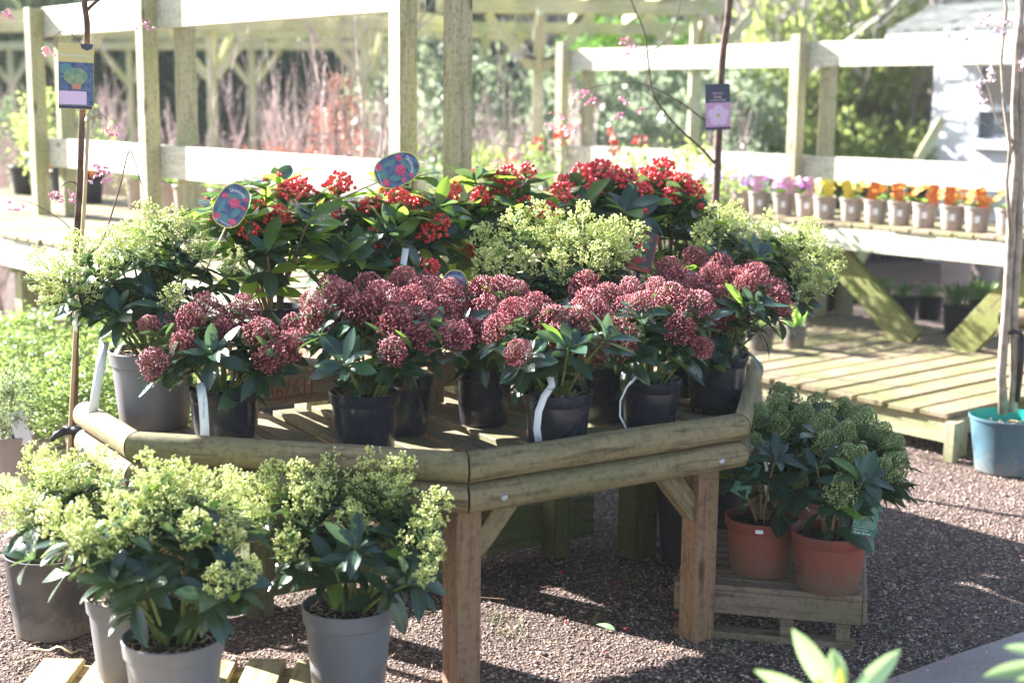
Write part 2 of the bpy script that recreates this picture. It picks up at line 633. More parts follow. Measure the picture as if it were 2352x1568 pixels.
# ------------------------------------------------------------------ the half-octagon display table
def log_mesh(L, dia, depth, mitre0, mitre1, seed):
    """half-round log along X: flat back at y=0, round side towards -y; ends cut at a mitre."""
    V, F = [], []
    n, seg = 12, 14
    for i in range(seg + 1):
        for k in range(n + 1):
            t = math.pi * k / n
            y = -depth * math.sin(t) ** 0.8
            z = math.cos(t) * dia / 2
            x0, x1 = -L / 2 + y * mitre0, L / 2 - y * mitre1
            x = x0 + (x1 - x0) * i / seg
            wob = 0.0022 * noise.noise(Vector((x * 3.5 + seed, t * 1.1, seed)))
            V.append((x, y * (1 + wob * 20), z + wob))
    m1 = n + 1
    for i in range(seg):
        for k in range(n):
            F.append((i * m1 + k, (i + 1) * m1 + k, (i + 1) * m1 + k + 1, i * m1 + k + 1))
        F.append((i * m1 + n, (i + 1) * m1 + n, (i + 1) * m1, i * m1))
    F.append(tuple(range(m1)))
    F.append(tuple(seg * m1 + k for k in range(m1))[::-1])
    m = mesh_from('rail', V, F, True)
    m.set_sharp_from_angle(angle=rad(50))
    return m


TS = 0.961          # the table stands this much nearer than first measured


def tz(z):
    return 1.55 - (1.55 - z) * TS


DECK_Z = tz(0.57)
U = Vector((math.cos(rad(33)), math.sin(rad(33)), 0))
N = Vector((-math.sin(rad(33)), math.cos(rad(33)), 0))
K = Vector((-0.115 * TS, 3.61 * TS, 0))


def dirv(a):
    return Vector((math.cos(rad(a)), math.sin(rad(a)), 0))


def display_table(K, ang, label, full=True):
    u, n = dirv(ang), dirv(ang + 90)
    s = 0.93 * TS
    Rr = K + u * s
    R2 = Rr + dirv(ang + 45) * s
    R3 = R2 + dirv(ang + 90) * s / 2
    Lc = K - dirv(ang - 45) * s
    L2 = Lc - dirv(ang - 90) * s / 2
    root = thing('display_table', label, 'plant table', tuple(K))
    t = math.tan(rad(22.5))
    for i, (a, b, m0, m1) in enumerate([(L2, Lc, 0, t), (Lc, K, t, t), (K, Rr, t, t), (Rr, R2, t, t), (R2, R3, t, 0)]):
        d = (b - a).normalized()
        for j, z in enumerate((tz(0.61), tz(0.61) - 0.0795)):
            lm = log_mesh((b - a).length - 0.006, 0.0785, 0.044, m0, m1, i * 3.1 + j)
            put('rail', lm, root, frame(d, Vector((0, 0, 1)), (a + b) / 2 + Vector((0, 0, z))), M_TABLE)
        if full:
            nn = Vector((d.y, -d.x, 0))
            for e in (0.085, (b - a).length - 0.085):
                if e < 0:
                    continue
                p = a + d * e + nn * 0.0435 + Vector((0, 0, tz(0.61) - 0.083))
                bm_ = lathe('bolt', [(0.0125, -0.004), (0.0125, 0.0), (0.0105, 0.004), (0.006, 0.0068), (0.0005, 0.0075)], 14)
                put('bolt', bm_, root, frame(Vector((0, 0, 1)), d, p) @ Matrix.Identity(4) if False else Matrix.Translation(p) @ nn.to_track_quat('Z', 'Y').to_matrix().to_4x4(), M_STEEL)
    # legs
    Z = Vector((0, 0, 1))

    def leg(p, w=0.075, mat=M_LEG, top=DECK_Z - 0.025):
        board('leg', Vector((p.x, p.y, -0.02)), Vector((p.x, p.y, top)), w, w, mat, root, up=u, c=0.003)
    legs = [K + n * 0.085 + u * 0.038, Rr - u * 0.048 + n * 0.085, Lc + dirv(ang + 20) * 0.09, R2 - u * 0.09 + n * 0.02]
    for p in legs:
        leg(p)
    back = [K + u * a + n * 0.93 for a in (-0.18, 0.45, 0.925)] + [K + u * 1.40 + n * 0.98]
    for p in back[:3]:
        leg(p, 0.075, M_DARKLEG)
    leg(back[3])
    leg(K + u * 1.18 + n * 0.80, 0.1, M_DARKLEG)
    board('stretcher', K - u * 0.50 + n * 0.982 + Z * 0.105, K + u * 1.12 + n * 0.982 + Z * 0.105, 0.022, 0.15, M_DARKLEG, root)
    # knee braces
    for p, d in ((legs[0], u), (legs[1], -u)):
        q = p + d * 0.02
        board('brace', q + Z * 0.38 + n * 0.004, q + d * 0.16 + Z * 0.565 + n * 0.004, 0.045, 0.06, M_TABLE, root)
    # bearers
    for bb in (0.25, 0.9):
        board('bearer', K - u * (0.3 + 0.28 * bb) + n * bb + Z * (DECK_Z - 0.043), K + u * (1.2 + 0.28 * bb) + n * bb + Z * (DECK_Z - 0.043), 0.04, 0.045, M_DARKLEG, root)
    # deck slats, running front to back
    poly = [L2, Lc, K, Rr, R2, R3]
    loc = [((q - K).dot(u), (q - K).dot(n)) for q in poly]

    def front(a):
        for (a0, b0), (a1, b1) in zip(loc, loc[1:]):
            if a0 <= a <= a1:
                return b0 + (b1 - b0) * (a - a0) / max(1e-6, a1 - a0)
        return 99
    a = loc[0][0] + 0.03
    while a < loc[-1][0] - 0.05:
        w = 0.096
        b0 = max(front(a), front(a + w)) + 0.006
        if b0 < 1.0:
            c = a + w / 2
            dz = R.uniform(-0.002, 0.002)
            board('slat', K + u * c + n * b0 + Z * (DECK_Z - 0.0105 + dz), K + u * c + n * 1.02 + Z * (DECK_Z - 0.0105 + dz), w, 0.02, M_DECK, root)
        a += w + 0.034
    return root


display_table(K, 33, 'half octagon timber display table with double half log rails, covered in maroon and berried shrubs')
# the neighbouring table, only its rail end shows at the right edge
k2 = Vector((2.15, 6.2, 0)) + dirv(-37) * 0.465 * TS + dirv(8) * 0.93 * TS
display_table(k2, 53, 'log railed timber display table cut off by the right edge, behind the blue pot', full=False)

# the three upturned crates that make the raised tier at the back of the table
def text_mesh(body, size, ex=0.0003, bend=None):
    c = bpy.data.curves.new('lettering', 'FONT')
    c.body = body
    c.size = size
    c.align_x = 'CENTER'
    c.align_y = 'CENTER'
    c.extrude = ex
    c.resolution_u = 3
    o = bpy.data.objects.new('lettering_tmp', c)
    COL.objects.link(o)
    dg = bpy.context.evaluated_depsgraph_get()
    m = bpy.data.meshes.new_from_object(o.evaluated_get(dg))
    bpy.data.objects.remove(o)
    bpy.data.curves.remove(c)
    m.name = 'lettering'
    if bend:
        for v in m.vertices:
            th = v.co.x / bend
            r = bend + v.co.y
            v.co.x, v.co.y = r * math.sin(th), r * math.cos(th) - bend
    return m


Z = Vector((0, 0, 1))
CRATE_Z = tz(0.745)


def crate(a0, a1, label, text=False):
    root = thing('upturned_crate', label, 'crate', tuple(K + U * ((a0 + a1) / 2) + N * 1.08 + Z * DECK_Z), 'upturned crates forming the raised tier')
    b0, b1 = 0.82, 1.22
    for b in (b0 + 0.009,):
        board('side_board', K + U * a0 + N * b + Z * (CRATE_Z - 0.063), K + U * a1 + N * b + Z * (CRATE_Z - 0.063), 0.018, 0.094, M_CRATE, root)
    for a in (a0 + 0.04, a1 - 0.04):
        for b in (b0 + 0.045, b1 - 0.045):
            if b > 0.99:
                board('leg', K + U * a + N * b + Z * 0.02, K + U * a + N * b + Z * (CRATE_Z - 0.017), 0.05, 0.05, M_CRATE, root, up=U)
            else:
                board('leg', K + U * a + N * b + Z * (DECK_Z + 0.003), K + U * a + N * b + Z * (CRATE_Z - 0.017), 0.05, 0.05, M_CRATE, root, up=U)
    a = a0
    while a < a1 - 0.06:
        e = R.uniform(-0.012, 0.014)
        board('slat', K + U * (a + 0.052) + N * (b0 - 0.008 + e) + Z * (CRATE_Z - 0.008), K + U * (a + 0.052) + N * (b1 + 0.01) + Z * (CRATE_Z - 0.008), 0.1, 0.015, M_CRATE, root)
        a += 0.118
    if text:
        m = text_mesh('(1979)', 0.085, 0.0006)
        for v in m.vertices:
            v.co.x *= 0.62
        p = K + U * (a0 + 0.165) + N * (b0 - 0.0012) + Z * (CRATE_Z - 0.061)
        F = Matrix((-U, -Z, -N)).transposed().to_4x4()      # printed upside down
        F.translation = p
        put('lettering', m, root, F, M_REDINK)
    return root


crate(-0.27, 0.33, 'upturned wooden crate printed with a number upside down, behind the left maroon pots', True)
crate(0.36, 0.94, 'upturned wooden crate in the middle of the tier, under the central berried shrubs')
crate(0.97, 1.52, 'upturned wooden crate at the right end of the tier, beneath the rightmost berries')


# ------------------------------------------------------------------ plant parts
def leaf_mesh(L, W, droop, fold, twist, tipsharp=1.0):
    V, F = [], []
    ns, nw = 7, 4
    for i in range(ns + 1):
        t = i / ns
        w = W * (math.sin(math.pi * min(1, t ** 1.12 * 0.985 + 0.01)) ** 0.72)
        if i == 0:
            w = W * 0.09
        if i == ns:
            w = W * 0.05
        for j in range(nw + 1):
            s = (j / nw - 0.5) * 2
            y = s * w / 2
            z = -droop * L * t * t + fold * abs(y) - 0.10 * fold * abs(y) * abs(s)
            ca, sa = math.cos(twist * t), math.sin(twist * t)
            V.append((L * t * (1 - 0.12 * droop * t), y * ca, z + y * sa))
    for i in range(ns):
        for j in range(nw):
            a = i * (nw + 1) + j
            F.append((a, a + nw + 1, a + nw + 2, a + 1))
    return mesh_from('leaf', V, F, True)


LEAVES = []
for i in range(8):
    m = leaf_mesh(0.09, 0.033 + 0.004 * (i % 3), 0.03 + 0.055 * i, 0.12 + 0.08 * (i % 4), R.uniform(-0.5, 0.5))
    m.materials.append(M_LEAF)
    LEAVES.append(m)

_ico = bmesh.new()
bmesh.ops.create_icosphere(_ico, subdivisions=1, radius=1)
ICO1 = (np.array([v.co[:] for v in _ico.verts]), np.array([[v.index for v in f.verts] for f in _ico.faces]))
_ico.free()
_ico = bmesh.new()
bmesh.ops.create_icosphere(_ico, subdivisions=2, radius=1)
ICO2 = (np.array([v.co[:] for v in _ico.verts]), np.array([[v.index for v in f.verts] for f in _ico.faces]))
_ico.free()


def head_mesh(kind, seed):
    """a flower panicle: axis, side stalks and buds as one mesh (buds are far too small to pick apart)."""
    r = random.Random(seed)
    buds, stalk = [], MB()
    skew = (r.uniform(-.2, .2), r.uniform(-.2, .2))
    if kind == 'cream':
        H, W, mb, msk = 0.09, 0.048, M_BUDC, M_STALKC
        nb, per = 24, 11
        for i in range(nb):
            t = (i + 0.5) / nb
            a = i * 2.39996 + r.uniform(-.4, .4)
            rr = W * math.sqrt(max(0.02, 1 - t * t)) * (0.7 + 0.4 * r.random()) * min(1, 0.5 + 2.5 * t)
            z1 = H * t + 0.012 * r.uniform(-.6, 1)
            z0 = z1 - rr * 0.8
            tip = Vector((rr * math.cos(a) + skew[0] * z1, rr * math.sin(a) + skew[1] * z1, z1))
            root = Vector((skew[0] * z0 * 0.5, skew[1] * z0 * 0.5, max(-0.02, z0)))
            stalk.tube([root, root.lerp(tip, 0.55) + Vector((0, 0, -0.003)), tip], [0.0012, 0.001, 0.0008], 3, False)
            for k in range(per):
                o = Vector((r.gauss(0, 1), r.gauss(0, 1), r.gauss(0.25, 0.8))).normalized() * 0.0125 * r.uniform(0.55, 1.05)
                p = tip + o
                buds.append((p, r.uniform(0.0019, 0.0030)))
                if k % 2 == 0:
                    stalk.tube([tip, p], [0.0006, 0.0005], 3, False)
    else:
        if kind == 'maroon':
            H, W, n, br, mb, msk = 0.066, 0.047, 330, (0.0021, 0.0031), M_BUDM, M_STALKM
        else:
            H, W, n, br, mb, msk = 0.070, 0.044, 330, (0.0020, 0.0030), M_BUDG, M_STALKG
        for i in range(n):
            t = -0.22 + 1.2 * (i + 0.5) / n
            a = i * 2.39996 + r.uniform(-.12, .12)
            if kind == 'maroon':
                pr = math.sqrt(max(0.0, 1 - abs(t) ** 2.3)) * (1 if t > 0 else 1 + 0.9 * t)
            else:
                pr = max(0, 1 - max(t, 0) ** 1.5) ** 0.6 * (1 if t > 0.1 else 0.75 + 1.4 * t)
            q = Vector((pr * math.cos(a), pr * math.sin(a), t))
            lobe = 1 + (0.42 + 0.3 * (seed % 3 == 0)) * noise.noise(q * 2.6 + Vector((seed * 1.7, 0, 0))) + r.gauss(0, 0.055)
            if r.random() < 0.18:
                lobe *= 0.82
            p = Vector((q.x * W * lobe + skew[0] * H * t, q.y * W * lobe + skew[1] * H * t, 0.012 + H * t * (0.9 + 0.1 * lobe)))
            buds.append((p, r.uniform(*br)))
            if i % 3 == 0:
                stalk.tube([Vector((0, 0, max(-0.01, p.z * 0.55 - 0.012))), p * 0.97], [0.0009, 0.0006], 3, False)
    stalk.tube([(0, 0, -0.03), (0, 0, H * 0.4), (0, 0, H * 0.85)], [0.0022, 0.0018, 0.001], 5)
    nB = len(buds)
    P = np.array([b[0][:] for b in buds])
    S = np.array([b[1] for b in buds])
    bv, bf = ICO1
    V = (bv[None] * S[:, None, None] * np.array([1, 1, 1.2]) + P[:, None]).reshape(-1, 3)
    F = (np.arange(nB)[:, None, None] * len(bv) + bf[None]).reshape(-1, 3)
    n0 = len(V)
    V = np.concatenate([V, np.array(stalk.V)])
    m = bpy.data.meshes.new('flower_head')
    m.from_pydata(V.tolist(), [], F.tolist() + [tuple(i + n0 for i in f) for f in stalk.F])
    m.materials.append(mb)
    m.materials.append(msk)
    mi = np.zeros(len(m.polygons), dtype=np.int32)
    mi[len(F):] = 1
    m.polygons.foreach_set('material_index', mi)
    m.polygons.foreach_set('use_smooth', np.ones(len(mi), dtype=bool))
    m.update()
    return m


def berry_mesh(seed):
    r = random.Random(seed)
    pts, stalk = [], MB()
    n = r.randint(30, 50)
    tries = 0
    while len(pts) < n and tries < 3000:
        tries += 1
        a = r.uniform(0, 6.283)
        t = r.random()
        rr = 0.034 * math.sqrt(max(0, 1 - t ** 2)) * (0.45 + 0.6 * r.random())
        p = Vector((rr * math.cos(a), rr * math.sin(a), 0.008 + 0.042 * t))
        if all((p - q).length > 0.0078 for q in pts):
            pts.append(p)
    stalk.tube([(0, 0, -0.03), (0, 0, 0.01), (0, 0, 0.035)], [0.0024, 0.002, 0.001], 5)
    for p in pts:
        stalk.tube([(0, 0, p.z * 0.3), p * 0.6, p], [0.0012, 0.001, 0.0008], 3, False)
    bv, bf = ICO2
    nB = len(pts)
    S = np.array([r.uniform(0.0042, 0.0052) for _ in pts])
    P = np.array([p[:] for p in pts])
    V = (bv[None] * S[:, None, None] + P[:, None]).reshape(-1, 3)
    F = (np.arange(nB)[:, None, None] * len(bv) + bf[None]).reshape(-1, 3)
    n0 = len(V)
    V = np.concatenate([V, np.array(stalk.V)])
    m = bpy.data.meshes.new('berry_cluster')
    m.from_pydata(V.tolist(), [], F.tolist() + [tuple(i + n0 for i in f) for f in stalk.F])
    m.materials.append(M_BERRY)
    m.materials.append(M_STEMG)
    mi = np.zeros(len(m.polygons), dtype=np.int32)
    mi[len(F):] = 1
    m.polygons.foreach_set('material_index', mi)
    m.polygons.foreach_set('use_smooth', np.ones(len(mi), dtype=bool))
    m.update()
    return m


HEADS = {k: [head_mesh(k, 31 * j + q) for j in range(7)] for q, k in enumerate(('cream', 'maroon', 'green'))}
HEADS['berry'] = [berry_mesh(70 + j) for j in range(6)]


def pot_mesh(Rt, h, mat, taper=0.78, rim=0.2, inner=None):
    rb = Rt * taper
    rw = rb + (Rt - rb) * 0.66
    zr = h * (1 - rim)
    prof = [(rb * 0.96, 0), (rb, 0.004), (rb + (rw - rb) * 0.5, zr * 0.5), (rw - 0.001, zr), (Rt - 0.006, zr + 0.001), (Rt - 0.0035, zr + 0.004),
            (Rt - 0.001, h - 0.006), (Rt, h - 0.003), (Rt - 0.002, h), (Rt - 0.0045, h), (Rt - 0.006, h - 0.004), (Rt - 0.011, h - 0.05)]
    return lathe('pot', prof, 48, mat)


def soil_mesh(r):
    V, F = [], []
    rings, n = 7, 28
    V.append((0, 0, 0.012))
    for i in range(1, rings + 1):
        for k in range(n):
            a = 6.2832 * k / n
            q = r * i / rings
            z = 0.012 * (1 - i / rings) + 0.006 * noise.noise(Vector((q * math.cos(a) * 40, q * math.sin(a) * 40, r * 99)))
            V.append((q * math.cos(a), q * math.sin(a), z if i < rings else z - 0.004))
    for k in range(n):
        F.append((0, 1 + k, 1 + (k + 1) % n))
    for i in range(rings - 1):
        for k in range(n):
            a, b = 1 + i * n + k, 1 + i * n + (k + 1) % n
            F.append((a, a + n, b + n, b))
    return mesh_from('soil', V, F, True, M_SOIL)


POTC = {}


def pot_parts(root, Rt, h, mat, taper=0.78, rim=0.2, fill=0.022):
    k = (Rt, h, mat.name, taper, rim)
    if k not in POTC:
        POTC[k] = (pot_mesh(Rt, h, mat, taper, rim), soil_mesh(Rt - 0.0095))
    pm_, sm_ = POTC[k]
    M = WM[root.name]
    a = R.uniform(0, 6)
    p = put('pot', pm_, root, M @ Matrix.Rotation(a, 4, 'Z'))
    put('soil', sm_, root, M @ T((0, 0, h - fill)) @ Matrix.Rotation(a, 4, 'Z'))
    return p


# wood-chip mulch that lies loose on the compost: tiny curls, one mesh per pot
def chips(root, r, z, n, mat):
    V, F = [], []
    for i in range(n):
        a, q = R.uniform(0, 6.28), r * math.sqrt(R.random())
        c = Vector((q * math.cos(a), q * math.sin(a), z + R.uniform(0.004, 0.014)))
        d = Vector((R.gauss(0, 1), R.gauss(0, 1), R.gauss(0, .3))).normalized() * R.uniform(0.004, 0.016)
        e = d.cross(Vector((R.gauss(0, .4), R.gauss(0, .4), 1))).normalized() * R.uniform(0.001, 0.003)
        b = len(V)
        V += [c - d - e, c + d - e, c + d + e, c - d + e]
        F.append((b, b + 1, b + 2, b + 3))
    o = put('wood_chips', mesh_from('wood_chips', V, F, False, mat), root, WM[root.name])
    o['kind'] = 'stuff'


M_CHIP = budmat('wood_chip', (0.14, 0.07, 0.04), (0.36, 0.22, 0.13), (0.55, 0.4, 0.26), 0.8)


def place_leaf(root, p, d, up, scale, mat):
    m = LEAVES[R.randrange(len(LEAVES))]
    M = frame(d, up, p) @ Matrix.Scale(scale, 4)
    put('leaf', m, root, M, mat)


def whorl(root, p, ax, n, elev, size, mat, lightchance=0.06, spin=None):
    ax = ax.normalized()
    s1 = ax.cross(Vector((0.3, 0.2, 0.93))).normalized() if abs(ax.z) < 0.95 else Vector((1, 0, 0))
    s1 = (s1 - ax * s1.dot(ax)).normalized()
    s2 = ax.cross(s1)
    a0 = R.uniform(0, 6.28) if spin is None else spin
    for k in range(n):
        a = a0 + k * 2.39996 + R.uniform(-0.25, 0.25)
        out = s1 * math.cos(a) + s2 * math.sin(a)
        e = rad(elev + R.uniform(-22, 22))
        d = out * math.cos(e) + ax * math.sin(e)
        d = (d + Vector((0, 0, 0.12))).normalized()
        up = ax * math.cos(e) - out * math.sin(e)
        place_leaf(root, p - ax * R.uniform(0, 0.014) + out * 0.003, d, up, size * R.uniform(0.62, 1.2), M_LEAFL if R.random() < lightchance else mat)


def shoot(root, base, tip, r0, r1, mat):
    """stem from base to tip, leaving steeply then bending out; returns points and the end direction"""
    v = tip - base
    c = base + Vector((v.x * 0.35, v.y * 0.35, v.z * 0.55)) + Vector((R.uniform(-.012, .012), R.uniform(-.012, .012), 0))
    pts = []
    for i in range(7):
        t = i / 6
        pts.append(base * (1 - t) ** 2 + c * (2 * t * (1 - t)) + tip * t * t)
    mb = MB()
    mb.tube(pts, [r0 + (r1 - r0) * i / 6 for i in range(7)], 6)
    put('stem', mb.mesh('stem', True, mat), root, Matrix.Identity(4))
    return pts, (pts[-1] - pts[-2]).normalized()


def shrub(label, cat, group, loc, pot, kind, heads, extra=4, leafsize=1.0, headsize=1.0, potted=True, spread=0.16, light=0.06, depth=None, nw=(8, 5), name='potted_shrub', woody=False, backheads=2, mulch=False):
    """loc: base of the pot; pot: (R, h, mat); heads: picture points turned into places at the plant's own depth"""
    loc = Vector(loc)
    root = thing(name, label, cat, tuple(loc), group)
    Rt, h, pmat = pot
    pot_parts(root, Rt, h, pmat)
    if mulch:
        chips(root, Rt - 0.015, h - 0.02, 160, M_CHIP)
    ys = [q[1] for q in heads]
    y0, y1 = min(ys), max(ys) + 1e-3
    tips = []
    for q in heads:
        t = (q[1] - y0) / (y1 - y0)
        dy = spread * (0.45 - 1.15 * t) + R.uniform(-0.03, 0.03)
        sz = q[2] if len(q) > 2 else 1.0
        tips.append((at_y(q[0], q[1], loc.y + dy) - Vector((0, 0, 0.045 * headsize)), True, sz))
    cen = sum((t[0] for t in tips), Vector()) / len(tips)
    zt = max(t[0].z for t in tips)
    for i in range(backheads):
        a = R.uniform(0.3, 2.8)
        tips.append((Vector((cen.x + 0.16 * math.cos(a), loc.y + 0.05 + 0.13 * math.sin(a), zt - R.uniform(0.04, 0.10))), True, 1.0))
    if kind == 'maroon':
        extra += 1
    soilz = loc.z + h - 0.02
    for i in range(extra):
        a = 6.283 * (i + R.random()) / extra
        q = 0.10 + 0.08 * R.random()
        zz = soilz + (zt - soilz) * (R.uniform(0.46, 0.82) if kind != 'maroon' else R.uniform(0.5, 0.9))
        tips.append((Vector((cen.x * 0.5 + loc.x * 0.5 + q * math.cos(a), loc.y + q * math.sin(a), zz)), False, 1.0))
    smat = M_STEMB if woody else M_STEMG
    for p, flower, sz in tips:
        a = math.atan2(p.y - loc.y, p.x - loc.x)
        q = min(0.045, Rt * 0.45) * R.random()
        base = Vector((loc.x + q * math.cos(a), loc.y + q * math.sin(a), soilz - 0.01))
        pts, d = shoot(root, base, p, R.uniform(0.0038, 0.0055), 0.0028, smat)
        ax = (d + Vector((0, 0, 0.5))).normalized()
        whorl(root, pts[-1] - d * 0.012, ax, nw[0], 12 if flower else 30, leafsize, M_LEAF, light)
        k = 5 if R.random() < .6 else 4
        whorl(root, pts[k], (pts[k + 1] - pts[k]).normalized(), nw[1], 12, leafsize * 1.05, M_LEAF, light * 0.7)
        if R.random() < 0.28:
            whorl(root, pts[2], (pts[3] - pts[2]).normalized(), 3, -2, leafsize * 1.1, M_LEAF, light * 0.5)
        if flower:
            ms = HEADS[kind]
            hm = ms[R.randrange(len(ms))]
            s = headsize * sz * (R.uniform(0.76, 1.08) if kind == 'maroon' else R.uniform(0.84, 1.08))
            M = T(pts[-1]) @ ax.to_track_quat('Z', 'Y').to_matrix().to_4x4() @ Matrix.Rotation(R.uniform(0, 6.28), 4, 'Z') @ Matrix.Scale(s, 4)
            put('berry_cluster' if kind == 'berry' else 'flower_head', hm, root, M)
    return root


GM = 'maroon budded shrubs in black pots on the display table'
BP = (0.098, 0.172, M_BLACKPOT)
BPS = (0.09, 0.17, M_BLACKPOT)
D = DECK_Z + 0.002
G_ = 'potted shrub'


def vloc(vx, Y, z):
    p = at_y(vx, 800, Y)
    return (p.x, Y, z)


shrub('maroon budded shrub in black pot with straight white strap, leftmost at the table front', G_, GM, vloc(512, 3.93 * TS, D), BP, 'maroon',
      [(352, 722, .8), (368, 812, .85), (430, 768, .8), (470, 690), (440, 715, .8), (525, 712), (590, 748), (655, 770), (610, 800, .9), (665, 725, .9), (560, 690, .9), (505, 740, .9)], mulch=True)
shrub('maroon budded shrub in black pot, centre left of the table front beside printed crate', G_, GM, vloc(838, 3.90 * TS, D), BP, 'maroon',
      [(718, 672, .85), (735, 722, .9), (795, 672), (830, 705), (870, 675), (905, 730), (898, 782, .85), (955, 712), (960, 755, .9), (1030, 748, 1.05), (940, 665, .9)], mulch=True)
shrub('maroon budded shrub in dark pot half hidden behind the centre left front pot', G_, GM, vloc(925, 4.17 * TS, D), BPS, 'maroon',
      [(770, 655), (855, 648), (985, 650), (925, 635), (1010, 700), (880, 660), (960, 680)], extra=3)
shrub('maroon budded shrub in shaded dark pot, middle row, under the arched name tag', G_, GM, vloc(1112, 4.30 * TS, D), BPS, 'maroon',
      [(975, 640), (1040, 648), (1105, 662), (1145, 648), (1180, 660), (1115, 705), (1060, 700), (1030, 672), (1150, 710), (1090, 735)], extra=5)
shrub('maroon budded shrub in black pot with curled white strap, right of the table corner', G_, GM, vloc(1282, 3.93 * TS, D), BP, 'maroon',
      [(1190, 705, .9), (1195, 785, .85), (1150, 735, .8), (1265, 720, 1.05), (1282, 765, .95), (1345, 688, 1.1), (1320, 722, .9), (1370, 705, .8), (1240, 680, .8)], extra=5, mulch=True)
shrub('maroon budded shrub in hidden dark pot behind the gap between right front pots', G_, GM, vloc(1395, 4.38 * TS, D), BPS, 'maroon',
      [(1445, 655), (1480, 690), (1390, 665), (1345, 650), (1430, 700)], extra=3)
shrub('maroon budded shrub in black pot with a cream strap curling down, second from right', G_, GM, vloc(1497, 4.14 * TS, D), BPS, 'maroon',
      [(1428, 762, 1.15), (1385, 775, .8), (1475, 690), (1540, 672), (1510, 640, .9), (1555, 738), (1600, 772, .8), (1530, 715), (1585, 690)], extra=5)
shrub('maroon budded shrub with a white square label, at the right corner of the table', G_, GM, vloc(1648, 4.52 * TS, D), (0.1, 0.18, M_BLACKPOT), 'maroon',
      [(1655, 722, .95), (1600, 655), (1655, 668), (1710, 640), (1775, 672), (1795, 690, .8), (1740, 618, .9), (1560, 655), (1620, 765, .7), (1690, 700, .8)], extra=5)
shrub('maroon budded shrub at the back right, below the leaning pale green flower heads', G_, GM, vloc(1600, 4.76 * TS, D), BPS, 'maroon',
      [(1540, 605), (1600, 582), (1655, 600), (1718, 610), (1565, 630), (1690, 625), (1630, 620)], extra=3)

GCR = 'pale green flowered shrubs on the display table'
shrub('pale green flowered shrub in a large grey pot at the left end of the table', G_, GCR, vloc(350, 4.22 * TS, D), (0.125, 0.225, M_GREYPOT), 'cream',
      [(140, 645), (115, 590), (195, 560), (250, 600), (300, 535), (345, 490, .9), (395, 520), (340, 560), (384, 660, .75), (225, 655, .7), (275, 570), (440, 560, .8), (175, 620), (525, 590, .8), (420, 500, .7)], extra=8, spread=0.22, headsize=1.05, nw=(9, 6), mulch=True)
shrub('pale green flowered shrub in full bloom centred before the red berries', G_, GCR, vloc(1275, 4.70 * TS, D), (0.095, 0.165, M_BLACKPOT), 'cream',
      [(1135, 545), (1160, 580), (1195, 520), (1235, 500), (1255, 550), (1215, 600), (1300, 560), (1335, 515), (1365, 545), (1395, 530), (1290, 520), (1405, 575), (1140, 600, .9), (1285, 605), (1425, 545), (1350, 590)], extra=7, headsize=1.2, spread=0.2, nw=(9, 5))
shrub('pale green flowered shrub leaning out over the right end of the table', G_, GCR, (0.73 * TS, 4.97 * TS, D), (0.095, 0.17, M_BLACKPOT), 'cream',
      [(1650, 505), (1705, 525), (1762, 515), (1815, 545), (1862, 565), (1885, 590), (1878, 625), (1830, 610), (1790, 565), (1615, 540), (1845, 520), (1840, 655, .8), (1680, 490), (1740, 545)], extra=8, spread=0.2, nw=(8, 5), light=.2)

GB = 'red berried shrubs along the raised tier'
BB = (0.088, 0.16, M_BLACKPOT)
CZ = CRATE_Z + 0.001
shrub('red berried shrub with bright leaves and upright oval tag, leftmost on the tier', G_, GB, vloc(632, 4.42 * TS, CZ), BB, 'berry',
      [(640, 475), (578, 502, .8), (660, 412), (600, 440, .6), (545, 400, .3), (490, 460, .3), (610, 370, .3), (690, 450, .3), (640, 360, .3), (480, 410, .3)], extra=13, leafsize=1.2, spread=0.14, light=0.58, woody=True, backheads=0, headsize=1.38)
shrub('red berried shrub heavy with hanging berries, second from left on the tier', G_, GB, vloc(815, 4.64 * TS, CZ), BB, 'berry',
      [(703, 420), (778, 408, 1.2), (752, 470), (853, 463, 1.1), (852, 525), (760, 490, .8), (905, 430), (912, 568, .6), (975, 578, .8), (690, 405), (840, 590, .3), (730, 560, .3)], extra=11, leafsize=1.25, light=0.34, woody=True, backheads=1, headsize=1.38)
shrub('tall berried shrub with pale shoots and a second oval tag, behind the hanging berries', G_, GB, vloc(935, 4.84 * TS, CZ), BB, 'berry',
      [(960, 445), (1000, 495, 1.1), (978, 510), (1020, 425), (930, 430, .8), (900, 370, .3), (950, 350, .3), (880, 400, .3)], extra=9, leafsize=1.25, light=0.38, woody=True, backheads=1, headsize=1.38)
shrub('red berried shrub in the middle of the tier, above the pale green blooms', G_, GB, vloc(1130, 5.0 * TS, CZ), BB, 'berry',
      [(1050, 452, 1.1), (1105, 435), (1165, 392, 1.2), (1205, 372), (1280, 422, 1.1), (1200, 462, 1.1), (1245, 467), (1082, 545, .6), (1040, 415), (1150, 420), (1090, 360, .3), (1125, 370, .3)], extra=8, leafsize=1.25, light=0.40, woody=True, backheads=0, headsize=1.38)
shrub('red berried shrub densest with clusters, right of centre on the tier', G_, GB, vloc(1390, 5.22 * TS, CZ), BB, 'berry',
      [(1340, 388, 1.2), (1380, 382, 1.2), (1365, 412, 1.1), (1440, 402, 1.3), (1300, 400), (1410, 380), (1330, 420, .3), (1480, 450, .3)], extra=8, leafsize=1.28, light=0.30, woody=True, backheads=1, headsize=1.38)
